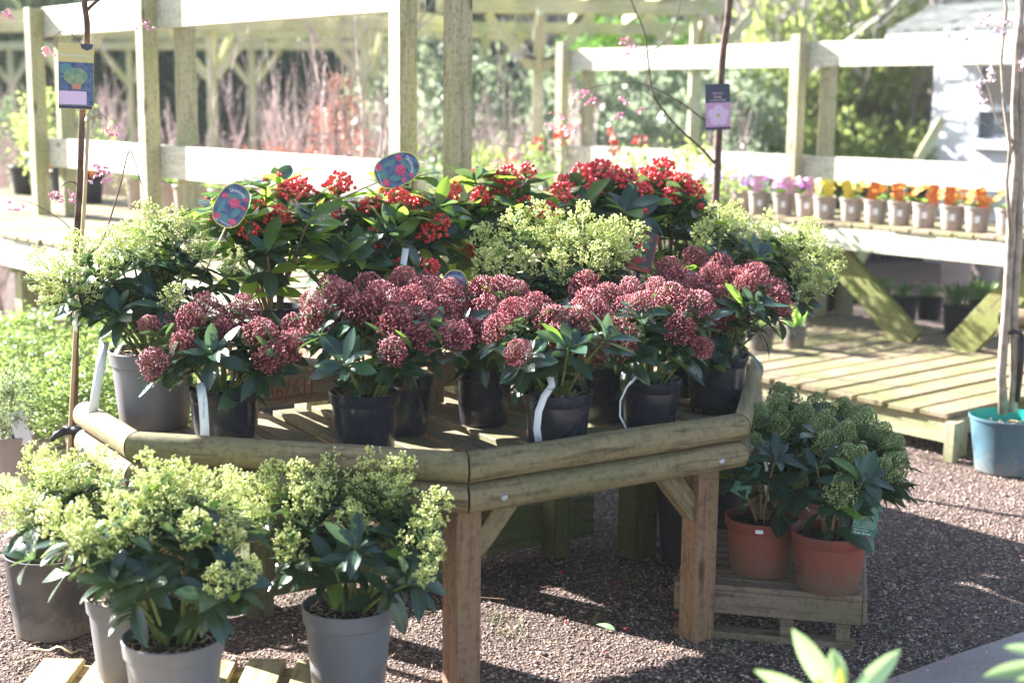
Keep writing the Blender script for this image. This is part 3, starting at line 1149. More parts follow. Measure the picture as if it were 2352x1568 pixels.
shrub('red berried shrub at the right end of the tier, beside the cherry trunk', G_, GB, vloc(1530, 5.34 * TS, CZ), BB, 'berry',
      [(1522, 372, 1.3), (1508, 405, 1.3), (1565, 402, 1.2), (1592, 415), (1475, 422), (1540, 432), (1610, 440, .4), (1490, 385)], extra=8, leafsize=1.28, light=0.28, woody=True, backheads=1, headsize=1.38)


# ------------------------------------------------------------------ pallets and the pots standing on them
def pallet(name, label, lo, hi, z, mat, along='y', sw=0.1, gap=0.03, front=True):
    x0, y0 = lo
    x1, y1 = hi
    root = thing(name, label, 'pallet', ((x0 + x1) / 2, (y0 + y1) / 2, 0))
    if along == 'y':
        a = x0
        while a < x1 - sw * 0.6:
            w = sw * R.uniform(0.93, 1.04)
            board('slat', (a + w / 2, y0 + R.uniform(0, .02), z - 0.009), (a + w / 2, y1 - R.uniform(0, .02), z - 0.009), w, 0.018, mat, root)
            a += w + gap
        for yy in (y0 + 0.05, (y0 + y1) / 2, y1 - 0.05):
            board('bearer', (x0, yy, (z - 0.02) / 2 + 0.001), (x1 - 0.02, yy, (z - 0.02) / 2 + 0.001), 0.07, z - 0.021, mat, root)
    else:
        b = y0
        while b < y1 - sw * 0.6:
            w = sw * R.uniform(0.93, 1.04)
            board('slat', (x0, b + w / 2, z - 0.008), (x1, b + w / 2, z - 0.008), w, 0.016, mat, root)
            b += w + gap
        # boxed front: deep top board, three blocks, bottom runner
        for yy in (y0 + 0.012, y1 - 0.012):
            board('side_board', (x0, yy, z - 0.052), (x1, yy, z - 0.052), 0.02, 0.07, mat, root)
            for xx in (x0 + 0.05, (x0 + x1) / 2 + 0.06, x1 - 0.05):
                board('block', (xx - 0.02, yy + 0.012, 0.045), (xx + 0.02, yy + 0.012, 0.045), 0.03, 0.052, mat, root)
            board('runner', (x0, yy + 0.008, 0.01), (x1 - 0.015, yy + 0.008, 0.01), 0.06, 0.02, mat, root)
        board('end_board', (x1 + 0.008, y0 + 0.01, z - 0.052), (x1 + 0.008, y1 - 0.01, z - 0.052), 0.014, 0.07, mat, root)
    return root


pallet('pallet', 'low pale slatted pallet under the grey pots in the bottom left corner', (-1.22, 2.72), (-0.315, 3.56), 0.10, M_PALLET2, 'y', 0.105, 0.03)
pr = pallet('pallet', 'weathered brown pallet with boxed front under the terracotta pots', (0.56, 3.96), (1.10, 4.66), 0.16, M_PALLET, 'x', 0.045, 0.022)
pr.rotation_euler = (0, 0, rad(-13))

GG = 'pale green flowered shrubs in grey pots on the low pallet'
GP = (0.12, 0.215, M_GREYPOT)
PZ = 0.102
shrub('pale green flowered shrub in grey pot, nearest the camera on the low pallet', G_, GG, vloc(378, 3.16, PZ), GP, 'cream',
      [(350, 1070), (392, 1095), (450, 1105), (195, 1190), (250, 1225), (330, 1120), (395, 1165), (540, 1140), (525, 1225), (495, 1310, .75), (150, 1190), (285, 1165), (225, 1250), (440, 1200), (330, 1215), (545, 1290, .7)], extra=9, spread=0.2, headsize=1.04, leafsize=0.98, nw=(9, 6), mulch=True)
shrub('pale green flowered shrub in grey pot at the left back corner of the low pallet', G_, GG, vloc(286, 3.45, PZ), GP, 'cream',
      [(92, 1062), (45, 1120), (140, 1105), (255, 1055), (100, 1155), (185, 1080), (245, 1120), (120, 1060), (60, 1160)], extra=7, spread=0.2, nw=(8, 5), mulch=True)
shrub('pale green flowered shrub in grey pot at the right end of the low pallet', G_, GG, vloc(794, 3.37, PZ), (0.115, 0.22, M_GREYPOT), 'cream',
      [(605, 1130), (650, 1105), (705, 1090), (775, 1078), (850, 1080), (905, 1095), (680, 1240, .9), (812, 1190), (972, 1155, 1.05), (945, 1235), (985, 1240, .7), (615, 1175), (740, 1135), (880, 1140), (960, 1290, .6), (820, 1130), (700, 1160)], extra=8, spread=0.2, headsize=1.04, nw=(9, 5), mulch=True)

GT = 'green budded shrubs in terracotta pots on the brown pallet'
TP = (0.113, 0.172, M_TERRA)
PZ2 = 0.162
shrub('green budded shrub in terracotta pot with a white price sticker, against the table leg', G_, GT, vloc(1767, 4.13, PZ2), TP, 'green',
      [(1735, 1010), (1742, 945), (1782, 920), (1838, 950), (1845, 1040), (1720, 960, .9), (1790, 970), (1835, 1080, .7)], extra=6, leafsize=1.1, spread=0.17, woody=True, headsize=0.97)
shrub('green budded shrub in terracotta pot with a green picture label, at the pallet corner', G_, GT, vloc(1928, 3.99, PZ2), TP, 'green',
      [(1895, 960), (1935, 985), (1980, 965), (2022, 990), (2050, 1020), (1975, 1040), (1928, 1115, 1.05), (2015, 1070), (1900, 1010), (2040, 1060), (1945, 1040)], extra=6, leafsize=1.1, spread=0.17, woody=True, headsize=0.97)
shrub('green budded shrub in terracotta pot mostly hidden behind the two front terracotta pots', G_, GT, vloc(1850, 4.42, PZ2), TP, 'green',
      [(1820, 905), (1870, 920), (1925, 925), (1965, 940), (1790, 900)], extra=5, leafsize=1.1, woody=True)

# the big black pot, bare but for grass
root = thing('black_pot', 'large scuffed black pot with weeds and a wooden label, at the left edge', 'plant pot', vloc(98, 4.0, 0.003))
bpm = lathe('pot', [(0.107, 0), (0.112, 0.004), (0.124, 0.12), (0.1335, 0.232), (0.136, 0.236), (0.136, 0.242), (0.132, 0.243), (0.130, 0.236), (0.118, 0.15)], 48, M_CHARPOT)
put('pot', bpm, root, WM[root.name])
put('soil', soil_mesh(0.119), root, WM[root.name] @ T((0, 0, 0.175)))
V, F = [], []
for i in range(260):
    a, q = R.uniform(0, 6.28), 0.115 * math.sqrt(R.random())
    c = Vector((q * math.cos(a), q * math.sin(a), 0.175))
    h_ = R.uniform(0.008, 0.03)
    e = Vector((R.gauss(0, 1), R.gauss(0, 1), 0)).normalized() * 0.0016
    b = len(V)
    V += [c - e, c + e, c + Vector((R.uniform(-.015, .015), R.uniform(-.015, .015), h_))]
    F.append((b, b + 1, b + 2))
M_GRASS = budmat('weed_blade', (0.06, 0.12, 0.025), (0.12, 0.2, 0.04), (0.25, 0.3, 0.08), 0.6)
o = put('weeds', mesh_from('weeds', V, F, False, M_GRASS), root, WM[root.name])
o['kind'] = 'stuff'
wp = WM[root.name].translation
board('wooden_label', wp + Vector((0.045, -0.02, 0.17)), wp + Vector((0.062, -0.02, 0.275)), 0.03, 0.004, M_CANE, root, up=Vector((0.3, -1, 0.2)))

root = thing('black_tub', 'tall black tub standing in shade under the right end of the table', 'plant pot', (0.66, 4.72, 0.003))
put('pot', lathe('pot', [(0.13, 0), (0.14, 0.01), (0.165, 0.34), (0.172, 0.345), (0.172, 0.37), (0.16, 0.37), (0.15, 0.25)], 40, M_DARKPOT), root, WM[root.name])

# ------------------------------------------------------------------ benches behind: local frame s (along), t (towards the camera side), z
U2 = Vector((0.643, -0.766, 0))
NB = Vector((-0.766, -0.643, 0))


def PL(s, t, z=0.0):
    return U2 * s + NB * t + Vector((0, 0, z))


def bench(name, label, upper, lower, posts, rails, zr, fascia_h, braces=(), legs=()):
    s0, s1, tf, tb, z = upper
    root = thing(name, label, 'plant bench', tuple(PL((s0 + s1) / 2, (tf + tb) / 2, 0)))
    s = s0
    while s < s1 - 0.06:
        w = 0.12
        dz = R.uniform(-.003, .003)
        e = R.uniform(-.008, .008)
        board('slat', PL(s + w / 2, tf + 0.03 + e, z - 0.011 + dz), PL(s + w / 2, tb, z - 0.011 + dz), w, 0.022, M_MOSSY, root)
        s += w + 0.014
    board('fascia', PL(s0, tf, z - 0.026 - fascia_h / 2), PL(s1, tf, z - 0.026 - fascia_h / 2), 0.04, fascia_h, M_RAIL, root)
    board('fascia', PL(s0, tb + 0.03, z - 0.026 - fascia_h / 2), PL(s1, tb + 0.03, z - 0.026 - fascia_h / 2), 0.04, fascia_h, M_BENCH, root)
    for ls, lt in legs:
        board('leg', PL(ls, lt, -0.02), PL(ls, lt, z - 0.026), 0.09, 0.09, M_BENCH, root, up=U2, c=0.004)
        board('cross_beam', PL(ls, tf - 0.05, z - 0.17), PL(ls, tb + 0.06, z - 0.17), 0.045, 0.09, M_BENCH, root)
    if lower:
        s0, s1, tf, tb, zl = lower
        s = s0
        while s < s1 - 0.08:
            w = 0.142
            dz = R.uniform(-.004, .004)
            e = R.uniform(-.012, .012)
            board('slat', PL(s + w / 2, tf + 0.02 + e, zl - 0.012 + dz), PL(s + w / 2, tb, zl - 0.012 + dz), w, 0.024, M_MOSSY, root)
            s += w + 0.026
        board('fascia', PL(s0, tf - 0.022, zl - 0.028 - 0.055), PL(s1 + .02, tf - 0.022, zl - 0.028 - 0.055), 0.035, 0.11, M_BENCH, root)
        k = s1 - 0.05
        while k > s0:
            board('foot', PL(k, tf - 0.09, -0.02), PL(k, tf - 0.09, zl - 0.03), 0.07, 0.07, M_BENCH, root, up=U2)
            board('joist', PL(k - .06, tf - 0.06, zl - 0.085), PL(k - .06, tb, zl - 0.085), 0.04, 0.1, M_BENCH, root)
            k -= 1.15
        board('corner_post', PL(s1 + 0.0, tf + 0.022, -0.01), PL(s1 + 0.0, tf + 0.022, zl - 0.03), 0.05, 0.05, M_BENCH, root, up=U2)
    for ps, pt, z0, z1 in posts:
        board('post', PL(ps, pt, z0), PL(ps, pt, z1), 0.078, 0.078, M_BENCH, root, up=U2, c=0.004)
    for ra, rb, rt in rails:
        for zz in zr:
            board('rail', PL(ra, rt, zz), PL(rb, rt, zz), 0.045, 0.155, M_RAIL, root)
    for p0, p1 in braces:
        board('brace', p0, p1, 0.05, 0.17, M_ALGAE_SHADE, root)
    return root


RT = -3.16
bench('plant_bench', 'long slatted bench with tall rail backed posts running away to the left', (-10.3, -4.2, -2.57, -4.1, 0.90), (-10.3, -4.55, -1.92, -3.1, 0.20),
      [(-7.79, RT + 0.0615, 0.2, 2.03), (-7.70, RT - 0.0615, 0.2, 1.98), (-6.42, RT + 0.0615, 0.2, 2.5), (-6.27, RT - 0.0615, 0.2, 2.5), (-4.33, RT + 0.0615, 0.2, 2.6), (-4.16, RT - 0.0615, 0.2, 2.6)],
      [(-7.83, -6.36, RT), (-6.35, -4.30, RT)], (1.25, 1.955), 0.14,
      legs=[(-9.2, -2.7), (-7.03, -2.7), (-5.9, -2.7), (-4.35, -2.7), (-7.4, -3.9), (-5.9, -3.9), (-4.35, -3.9)])
RT2 = -7.33
bench('plant_bench', 'two level slatted bench with diagonal braces and flower pots on its upper shelf', (-8.3, -4.05, -6.88, -7.75, 0.87), (-8.0, -3.45, -5.47, -7.6, 0.206),
      [(-8.1, RT2 + 0.0615, 0.2, 1.99), (-7.95, RT2 - 0.0615, 0.2, 1.95), (-5.87, RT2 + 0.0615, 0.2, 1.99), (-5.72, RT2 - 0.0615, 0.2, 1.95), (-3.95, RT2 + 0.0615, 0.2, 1.99)],
      [(-8.12, -5.83, RT2), (-5.82, -3.9, RT2)], (1.155, 1.865), 0.13,
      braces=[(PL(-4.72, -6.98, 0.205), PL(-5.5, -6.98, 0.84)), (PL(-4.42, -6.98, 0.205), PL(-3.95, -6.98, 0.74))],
      legs=[(-5.72, -7.05), (-4.10, -7.02), (-7.4, -7.05), (-4.10, -7.66), (-5.72, -7.66)])


# ------------------------------------------------------------------ small pots on the benches
def primrose(label, loc, cols, group, tagcol=None, leafy=True, R_=0.073, h=0.138, mat=M_TAUPE, sticker=True):
    root = thing('flower_pot', label, 'potted flower', tuple(loc), group)
    full = R.uniform(0.6, 1.15)
    pot_parts(root, R_, h, mat, 0.76, 0.16, 0.012)
    M = WM[root.name]
    W_ = R_ * 1.2
    for i in range(11):
        a = i * 2.4 + R.uniform(-.3, .3)
        d = Vector((math.cos(a), math.sin(a), R.uniform(0.25, 0.9)))
        put('leaf', LEAVES[R.randrange(8)], root, M @ frame(d, Vector((0, 0, 1)), Vector((0, 0, h - 0.005))) @ Matrix.Scale(R.uniform(.65, .95), 4), M_PRIMLEAF)
    if cols:
        V, F = [], []
        for i in range(int(19 * full)):
            a, q = i * 2.4, W_ * 0.8 * math.sqrt(R.random())
            c = Vector((q * math.cos(a), q * math.sin(a), h + R.uniform(0.03, 0.095)))
            nrm = (Vector((q * math.cos(a) * 8, q * math.sin(a) * 8, 0.9)) + Vector((-.2, -.6, 0))).normalized()
            s1 = nrm.orthogonal().normalized()
            s2 = nrm.cross(s1)
            rr = R.uniform(0.017, 0.026)
            b = len(V)
            V.append(c)
            for k in range(10):
                t = 6.283 * k / 10
                q2 = rr * (1 if k % 2 == 0 else 0.7)
                V.append(c + (s1 * math.cos(t) + s2 * math.sin(t)) * q2 + nrm * 0.003)
            F += [(b, b + 1 + k, b + 1 + (k + 1) % 10) for k in range(10)]
        o = put('blooms', mesh_from('blooms', V, F, False, cols), root, M)
        o['kind'] = 'stuff'
    if tagcol:
        toc = (CAM_LOC - Vector(loc))
        toc.z = 0
        toc.normalize()
        sd = Vector((-toc.y, toc.x, 0))
        p = Vector(loc) + Vector((0, 0, h - 0.01)) - sd * R_ * R.uniform(-0.7, .7) + toc * R_ * 0.55
        lean = sd * R.uniform(-.04, .04) + toc * R.uniform(-.02, .03)
        board('plant_label', p, p + Vector((0, 0, 0.115)) + lean, 0.055, 0.0012, tagcol, root, up=toc)
    if sticker:
        toc = (CAM_LOC - Vector(loc))
        toc.z = 0
        toc.normalize()
        p = Vector(loc) + toc * (R_ * 0.885) + Vector((0, 0, h * 0.52))
        board('sticker', p - Vector((0, 0, 0.018)), p + Vector((0, 0, 0.018)), 0.026, 0.001, M_WHITE, root, up=(toc + Vector((0, 0, -0.12))).normalized())
    return root


M_PRIMLEAF = leafmat('primrose_leaf', (0.09, 0.17, 0.03), (0.15, 0.26, 0.05), (0.2, 0.3, 0.08), 0.3, 0.5, tcol=(0.5, 0.75, 0.15))
M_MAUVE = budmat('mauve_petal', (0.55, 0.30, 0.62), (0.72, 0.5, 0.78), (0.85, 0.72, 0.88), 0.6)
M_MAGENTA = budmat('magenta_petal', (0.62, 0.16, 0.46), (0.76, 0.32, 0.62), (0.85, 0.6, 0.78), 0.6)
M_YELLOW = budmat('yellow_petal', (0.75, 0.58, 0.05), (0.82, 0.72, 0.15), (0.85, 0.8, 0.45), 0.6)
M_ORANGE = budmat('orange_petal', (0.75, 0.22, 0.02), (0.82, 0.36, 0.03), (0.85, 0.55, 0.08), 0.6)
M_CREAMP = budmat('cream_petal', (0.8, 0.75, 0.5), (0.85, 0.82, 0.65), (0.88, 0.86, 0.8), 0.6)
M_OTAG = plain('orange_card', (0.75, 0.26, 0.04), 0.4, 0.4, 0.5, 60, dirt=(0.65, 0.05, 0.02))
M_YTAG = plain('yellow_card', (0.8, 0.6, 0.06), 0.4, 0.4, 0.3, 60)
M_PTAG = plain('pink_card', (0.75, 0.22, 0.42), 0.4, 0.4, 0.4, 60, dirt=(0.75, 0.6, 0.65))

gU = 'flower pots in a row along the upper shelf of the right bench'
ordn = ['first', 'second', 'third', 'fourth', 'fifth', 'sixth', 'seventh', 'eighth', 'ninth', 'tenth']
seq = [('orange', M_ORANGE, M_OTAG)] * 6 + [('yellow', M_YELLOW, M_YTAG)] * 2 + [('magenta', M_MAGENTA, M_PTAG)] * 3 + [('mauve', M_MAUVE, None)] * 3
cnt = {}
tot = {}
for c_, _, _ in seq:
    tot[c_] = tot.get(c_, 0) + 1
for i, (c_, pm_, tm_) in enumerate(seq):
    s = -4.19 - i * 0.172 + R.uniform(-.012, .012)
    k = cnt.get(c_, 0)
    cnt[c_] = k + 1
    lab = f'{ordn[k]} of the {c_} flowered pots counted from the right end of the upper shelf' if tot[c_] > 1 else f'only {c_} flowered pot on the upper shelf, between mauve and warm coloured ones'
    primrose(lab, PL(s, -7.0 + R.uniform(-.035, .02), 0.872), pm_, gU, tm_)
# left bench: taupe pots behind the rail
gL = 'taupe pots on the left bench behind the low rail'
lp = [(-8.0, None), (-7.78, M_PINK), (-7.57, None), (-7.36, None), (-7.14, None), (-6.92, None), (-6.70, M_PINK)]
for i, (s, pm_) in enumerate(lp):
    primrose(f'{ordn[i]} taupe pot from the left behind the low rail, ' + ('with pink flowers' if pm_ else 'green leaves only'), PL(s, -3.78 + R.uniform(-.02, .02), 0.902), pm_, gL, None, R_=0.085, h=0.17, sticker=False)

# black bulb pots on the lower shelf of the right bench
M_BULB = leafmat('bulb_leaf', (0.03, 0.09, 0.035), (0.06, 0.14, 0.05), (0.08, 0.16, 0.06), 0.2, 0.4, rib=False, tcol=(0.3, 0.5, 0.1))
M_BULBL = leafmat('fresh_bulb_leaf', (0.12, 0.26, 0.05), (0.16, 0.32, 0.06), (0.2, 0.35, 0.1), 0.4, 0.4, rib=False, tcol=(0.5, 0.85, 0.15))
BLADE = leaf_mesh(0.12, 0.016, 0.18, 0.5, 0.3)
BLADE.materials.append(M_BULB)
BLADEW = leaf_mesh(0.13, 0.035, 0.12, 0.9, 0.4)
BLADEW.materials.append(M_BULBL)


def bulbs(label, loc, R_, h, n, mesh, mat, sc, pmat=M_DARKPOT, group='black bulb pots on the lower shelf of the right bench'):
    root = thing('bulb_pot', label, 'potted bulbs', tuple(loc), group)
    pot_parts(root, R_, h, pmat, 0.8, 0.14, 0.012)
    M = WM[root.name]
    for i in range(n):
        a, q = i * 2.4, R_ * 0.8 * math.sqrt((i + .5) / n)
        d = Vector((math.cos(a) * R.uniform(.05, .45), math.sin(a) * R.uniform(.05, .45), 1))
        put('leaf', mesh, root, M @ frame(d, Vector((math.cos(a + 3.1), math.sin(a + 3.1), 0.2)), Vector((q * math.cos(a), q * math.sin(a), h - 0.012))) @ Matrix.Scale(sc * R.uniform(.7, 1.15), 4), mat)
    return root


LZ = 0.208
for vx, vy, R_, h, sc, lab in [(1900, 717, 0.085, 0.15, .9, 'black bulb pot behind the leaning pale green shrub, leftmost on the lower shelf'),
                               (1958, 700, 0.08, 0.14, .8, 'black bulb pot partly hidden behind the left post of the lower shelf'),
                               (2022, 722, 0.085, 0.15, .9, 'black bulb pot half hidden by the big diagonal brace'),
                               (2080, 742, 0.098, 0.16, .95, 'wide black bulb pot with stubby dark shoots, right of the big brace'),
                               (2142, 738, 0.085, 0.15, .8, 'smaller black bulb pot between two wider ones on the lower shelf'),
                               (2208, 768, 0.095, 0.165, 1.25, 'black bulb pot crowded with tall grassy shoots, in front of the right brace'),
                               (2262, 745, 0.085, 0.15, 1.2, 'black bulb pot with grassy shoots hidden behind the right brace')]:
    p = at_z(vx, vy, LZ) + Vector((0, 0.08, 0))
    bulbs(lab, p, R_, h, 34, BLADE, M_BULB, sc)
p = at_z(1828, 800, LZ) + Vector((0, 0.05, 0))
bulbs('black pot with a clump of bright tulip leaves, left on the lower shelf', p, 0.068, 0.125, 11, BLADEW, M_BULBL, 1.15, M_CHARPOT)
p = at_z(1752, 806, LZ) + Vector((0, 0.05, 0))
bulbs('grey sided pot with a few shoots, just left of the tulip clump', p, 0.075, 0.135, 9, BLADEW, M_BULB, 0.7, M_CHARPOT)

# dark pots on the far ground seen under the right bench, and taupe camellia pots
for i, vx in enumerate((1968, 2005, 2043, 2082, 2118)):
    p = at_z(vx, 600 - 2 * i, 0.0)
    bulbs(f'{ordn[i]} from left of the dark pots far back on the gravel beneath the right bench', (p.x, p.y, 0.003), 0.16, 0.27, 12, BLADE, M_BULB, 1.6, M_DARKPOT, 'dark pots on the far gravel beneath the right bench')


# ------------------------------------------------------------------ crowns for background plants
def crown_mesh(name, n, leaf, seed, clumps=26, rx=1.0, rz=1.0, tight=0.24, aspect=0.45, shell=0.55, upw=0.3):
    """n leaf-sized faces gathered in clumps through a unit crown (radius 1, centre 0)."""
    rs = np.random.RandomState(seed)
    c = rs.randn(clumps, 3)
    c /= np.linalg.norm(c, axis=1)[:, None]
    c *= rs.uniform(shell, 1.0, (clumps, 1)) ** 0.6 * 0.86
    k = rs.randint(0, clumps, n)
    wgt = rs.uniform(0.6, 1.3, clumps)
    P = c[k] + rs.randn(n, 3) * tight * wgt[k][:, None]
    rr = np.linalg.norm(P, axis=1)
    P *= np.where(rr > 1.12, 1.12 / rr, 1)[:, None]
    P *= np.array([rx, rx, rz])
    d = rs.randn(n, 3) + P * 0.8
    d[:, 2] += upw
    d /= np.linalg.norm(d, axis=1)[:, None]
    e = np.cross(d, rs.randn(n, 3))
    e /= np.linalg.norm(e, axis=1)[:, None]
    s = leaf * rs.uniform(0.6, 1.3, n)[:, None]
    nn = np.cross(d, e)
    V = np.stack([P, P + d * s * 0.5 + e * s * aspect * 0.5 + nn * s * 0.06, P + d * s, P + d * s * 0.5 - e * s * aspect * 0.5 + nn * s * 0.06], 1).reshape(-1, 3)
    F = np.arange(4 * n).reshape(-1, 4)
    return np_mesh(name, V, F)


def twig_mesh(seed, n1=9, lev=3, budn=2, budsize=0.012, spread=0.5, r0=0.012):
    """bare branching shrub, unit height; returns one mesh with two materials (wood, buds)."""
    r = random.Random(seed)
    mb, buds = MB(), []

    def grow(p, d, L, rad_, l):
        pts = [p]
        q = p.copy()
        dd = d.copy()
        for i in range(4):
            dd = (dd + Vector((r.gauss(0, .13), r.gauss(0, .13), r.gauss(0.05, .08)))).normalized()
            q = q + dd * L / 4
            pts.append(q.copy())
        mb.tube(pts, [rad_ * (1 - 0.17 * i) for i in range(5)], 4 if l == 0 else 3, False)
        for i in range(1, 5):
            for _ in range(budn if l else 0):
                buds.append(pts[i] + Vector((r.gauss(0, .008), r.gauss(0, .008), r.gauss(0, .01))))
        if l < lev - 1:
            for i in range(5 if l == 0 else 4):
                t = r.randint(1, 4)
                nd_ = (dd + Vector((r.gauss(0, spread), r.gauss(0, spread), r.gauss(0.2, .25)))).normalized()
                grow(pts[t], nd_, L * r.uniform(.4, .6), rad_ * 0.55, l + 1)
    for i in range(n1):
        a = 6.283 * i / n1 + r.random()
        d = Vector((math.cos(a) * spread * .7, math.sin(a) * spread * .7, 1)).normalized()
        grow(Vector((math.cos(a) * .02, math.sin(a) * .02, 0)), d, r.uniform(.6, .85), r0, 0)
    V = list(mb.V)
    F = list(mb.F)
    nf = len(F)
    for p in buds:
        b = len(V)
        s = budsize * r.uniform(.5, 1.4)
        d = Vector((r.gauss(0, 1), r.gauss(0, 1), r.gauss(0.4, 1))).normalized() * s
        e = d.cross(Vector((r.gauss(0, 1), r.gauss(0, 1), r.gauss(0, 1)))).normalized() * s * .4
        V += [p, p + d * .5 + e, p + d, p + d * .5 - e]
        F.append((b, b + 1, b + 2, b + 3))
    m = mesh_from('twigs', V, F, False)
    m.materials.append(M_TWIG)
    m.materials.append(M_TWIGBUD)
    mi = np.zeros(len(m.polygons), dtype=np.int32)
    mi[nf:] = 1
    m.polygons.foreach_set('material_index', mi)
    return m


M_TWIG = plain('pinkish_twig', (0.60, 0.47, 0.44), 0.7, 0.3, 0.4, 20)
M_TWIGG = plain('grey_twig', (0.40, 0.36, 0.33), 0.7, 0.3, 0.3, 20)
M_TWIGBUD = budmat('twig_bud', (0.5, 0.3, 0.28), (0.68, 0.5, 0.47), (0.76, 0.68, 0.55), 0.6)
M_LAUREL = leafmat('laurel_leaf', (0.08, 0.12, 0.035), (0.18, 0.22, 0.07), (0.22, 0.28, 0.10), 0.4, 0.2, True, (0.5, 0.6, 0.18), False)
M_IVY = leafmat('bank_leaf', (0.04, 0.07, 0.035), (0.11, 0.145, 0.07), (0.15, 0.19, 0.10), 0.35, 0.18, True, (0.42, 0.52, 0.25), False)
M_DARKEV = leafmat('dark_evergreen_leaf', (0.035, 0.06, 0.04), (0.09, 0.13, 0.08), (0.10, 0.15, 0.09), 0.25, 0.2, True, (0.24, 0.34, 0.17), False)
M_CONI = leafmat('conifer_needle', (0.06, 0.16, 0.02), (0.12, 0.27, 0.03), (0.14, 0.28, 0.05), 0.2, 0.5, True, (0.3, 0.6, 0.06), False)
M_GREY = leafmat('grey_green_leaf', (0.13, 0.17, 0.11), (0.24, 0.28, 0.19), (0.28, 0.32, 0.24), 0.35, 0.35, True, (0.4, 0.5, 0.3), False)
M_RUST = leafmat('rust_leaf', (0.22, 0.05, 0.03), (0.36, 0.14, 0.10), (0.4, 0.2, 0.14), 0.2, 0.4, True, (0.7, 0.3, 0.2), False)
M_PURP = leafmat('brown_thicket_leaf', (0.16, 0.14, 0.12), (0.30, 0.27, 0.24), (0.32, 0.29, 0.25), 0.15, 0.5, True, (0.3, 0.2, 0.15), False)
M_HEBE = leafmat('hebe_leaf', (0.045, 0.095, 0.025), (0.11, 0.18, 0.05), (0.15, 0.22, 0.08), 0.2, 0.4, True, (0.6, 0.8, 0.2), False)

CR_BIG = [crown_mesh('crown', 5200, 0.085, 5 + i, 34, tight=0.19) for i in range(3)]
CR_MED = [crown_mesh('crown', 2000, 0.16, 15 + i, 22, tight=0.2) for i in range(3)]
CR_FINE = [crown_mesh('crown', 3800, 0.098, 25 + i, 40, tight=0.15, aspect=0.5, shell=0.7, upw=0.8) for i in range(2)]
CR_OPEN = [crown_mesh('crown', 700, 0.14, 35 + i, 26, tight=0.16) for i in range(2)]
TWIGS = [twig_mesh(3 + i) for i in range(4)]
TWIGW = [twig_mesh(33 + i, 7, 3, 0, 0.01, 0.75, 0.011) for i in range(3)]
_tm = MB()
_tm.tube([(0, 0, 0), (0.02, 0.01, 0.35), (-0.01, 0.02, 0.7), (0, 0, 1)], [0.05, 0.04, 0.03, 0.02], 7)
TRUNK = _tm.mesh('trunk', True, M_BARK)


def tree(name, label, cat, group, x, y, z0, zc, r, rz, meshes, mat, tr=1.0):
    root = thing(name, label, cat, (x, y, z0), group)
    put('trunk', TRUNK, root, T((x, y, z0)) @ Matrix.Diagonal((tr, tr, max(0.2, zc - z0), 1)))
    m = meshes[R.randrange(len(meshes))]
    put('crown', m, root, T((x, y, zc)) @ Matrix.Rotation(R.uniform(0, 6.28), 4, 'Z') @ Matrix.Diagonal((r, r, rz, 1)), mat)
    return root


def twiggy(label, group, x, y, z, h, meshes, wood_=None, w=1.0):
    root = thing('bare_shrub', label, 'bare shrub', (x, y, z), group)
    o = put('twigs', meshes[R.randrange(len(meshes))], root, T((x, y, z)) @ Matrix.Rotation(R.uniform(0, 6.28), 4, 'Z') @ Matrix.Diagonal((h * w, h * w, h, 1)))
    if wood_:
        o.material_slots[0].link = 'OBJECT'
        o.material_slots[0].material = wood_
    return root


# far bank trees
gF = 'leafy trees on the wooded bank behind the nursery'
spots = []
for i in range(17):
    x = -15.5 + i * 1.95
    spots.append((x + R.uniform(-.5, .5), 25.5 + R.uniform(-0.8, 1.6), R.uniform(1.9, 2.8), R.uniform(2.1, 3.5)))
for i in range(13):
    x = -17 + i * 2.85
    spots.append((x + R.uniform(-.6, .6), 30 + R.uniform(-1, 2), R.uniform(2.5, 3.4), R.uniform(5.2, 6.8)))
for i, (x, y, r, zc) in enumerate(spots):
    z0 = max(-0.1, (y - 25) * 0.35 - 0.2)
    if x > 3 or R.random() < 0.45:
        mt, lb = M_IVY, 'glossy green tree on the wooded bank far behind the benches'
    elif x < -4 or R.random() < 0.4:
        mt, lb = M_DARKEV, 'dark evergreen tree on the wooded bank far behind the benches'
    else:
        mt, lb = M_PURP, 'brown leaved thicket tree on the bank behind the pergola'
    tree('bank_tree', lb, 'tree', gF, x, y, z0, zc, r, r * 1.0, CR_BIG, mt, 2.5)
# pale bare trees on the bank, upper right
gP = 'bare pale trees in front of the wooded bank'
for vx, Y, h in ((1880, 17, 4.2), (1960, 18, 4.6), (2040, 17.5, 4.4), (2100, 18, 4.8), (1820, 18.5, 4.0), (1400, 19.5, 4.3), (2250, 19, 5.0), (1925, 16.5, 4.0), (2000, 16.2, 4.2), (2075, 16.6, 4.3), (1850, 16, 3.8), (1790, 17.2, 3.8), (2140, 17, 4.6), (1750, 18, 4.4)):
    p = at_y(vx, 300, Y)
    twiggy('bare pale stemmed tree in front of the wooded bank', gP, p.x, Y, 0, h, TWIGW, M_TWIGG, 0.75)
# laurel hedge, right middle
gH = 'yellow green laurel bushes behind the right bench'
for i in range(8):
    p = at_y(1690 + i * 50, 260, 15.6 + 0.9 * (i % 3))
    tree('laurel_bush', f'{ordn[i]} yellow green laurel bush from the left, behind the right bench', 'shrub', gH, p.x, p.y, 0, 1.2 + 0.22 * ((i * 5) % 4), 0.55 + 0.07 * (i % 3), 0.9 + 0.12 * ((i * 3) % 4), CR_MED, M_LAUREL)
for i in range(5):
    p = at_y(1730 + i * 82, 330, 14.8)
    tree('low_bush', f'{ordn[i]} low bright green bush from the left, in front of the laurels', 'shrub', 'low bright bushes in front of the laurels', p.x, p.y, 0, 0.82 + .08 * (i % 3), 0.45, 0.5, CR_MED, M_LAUREL)
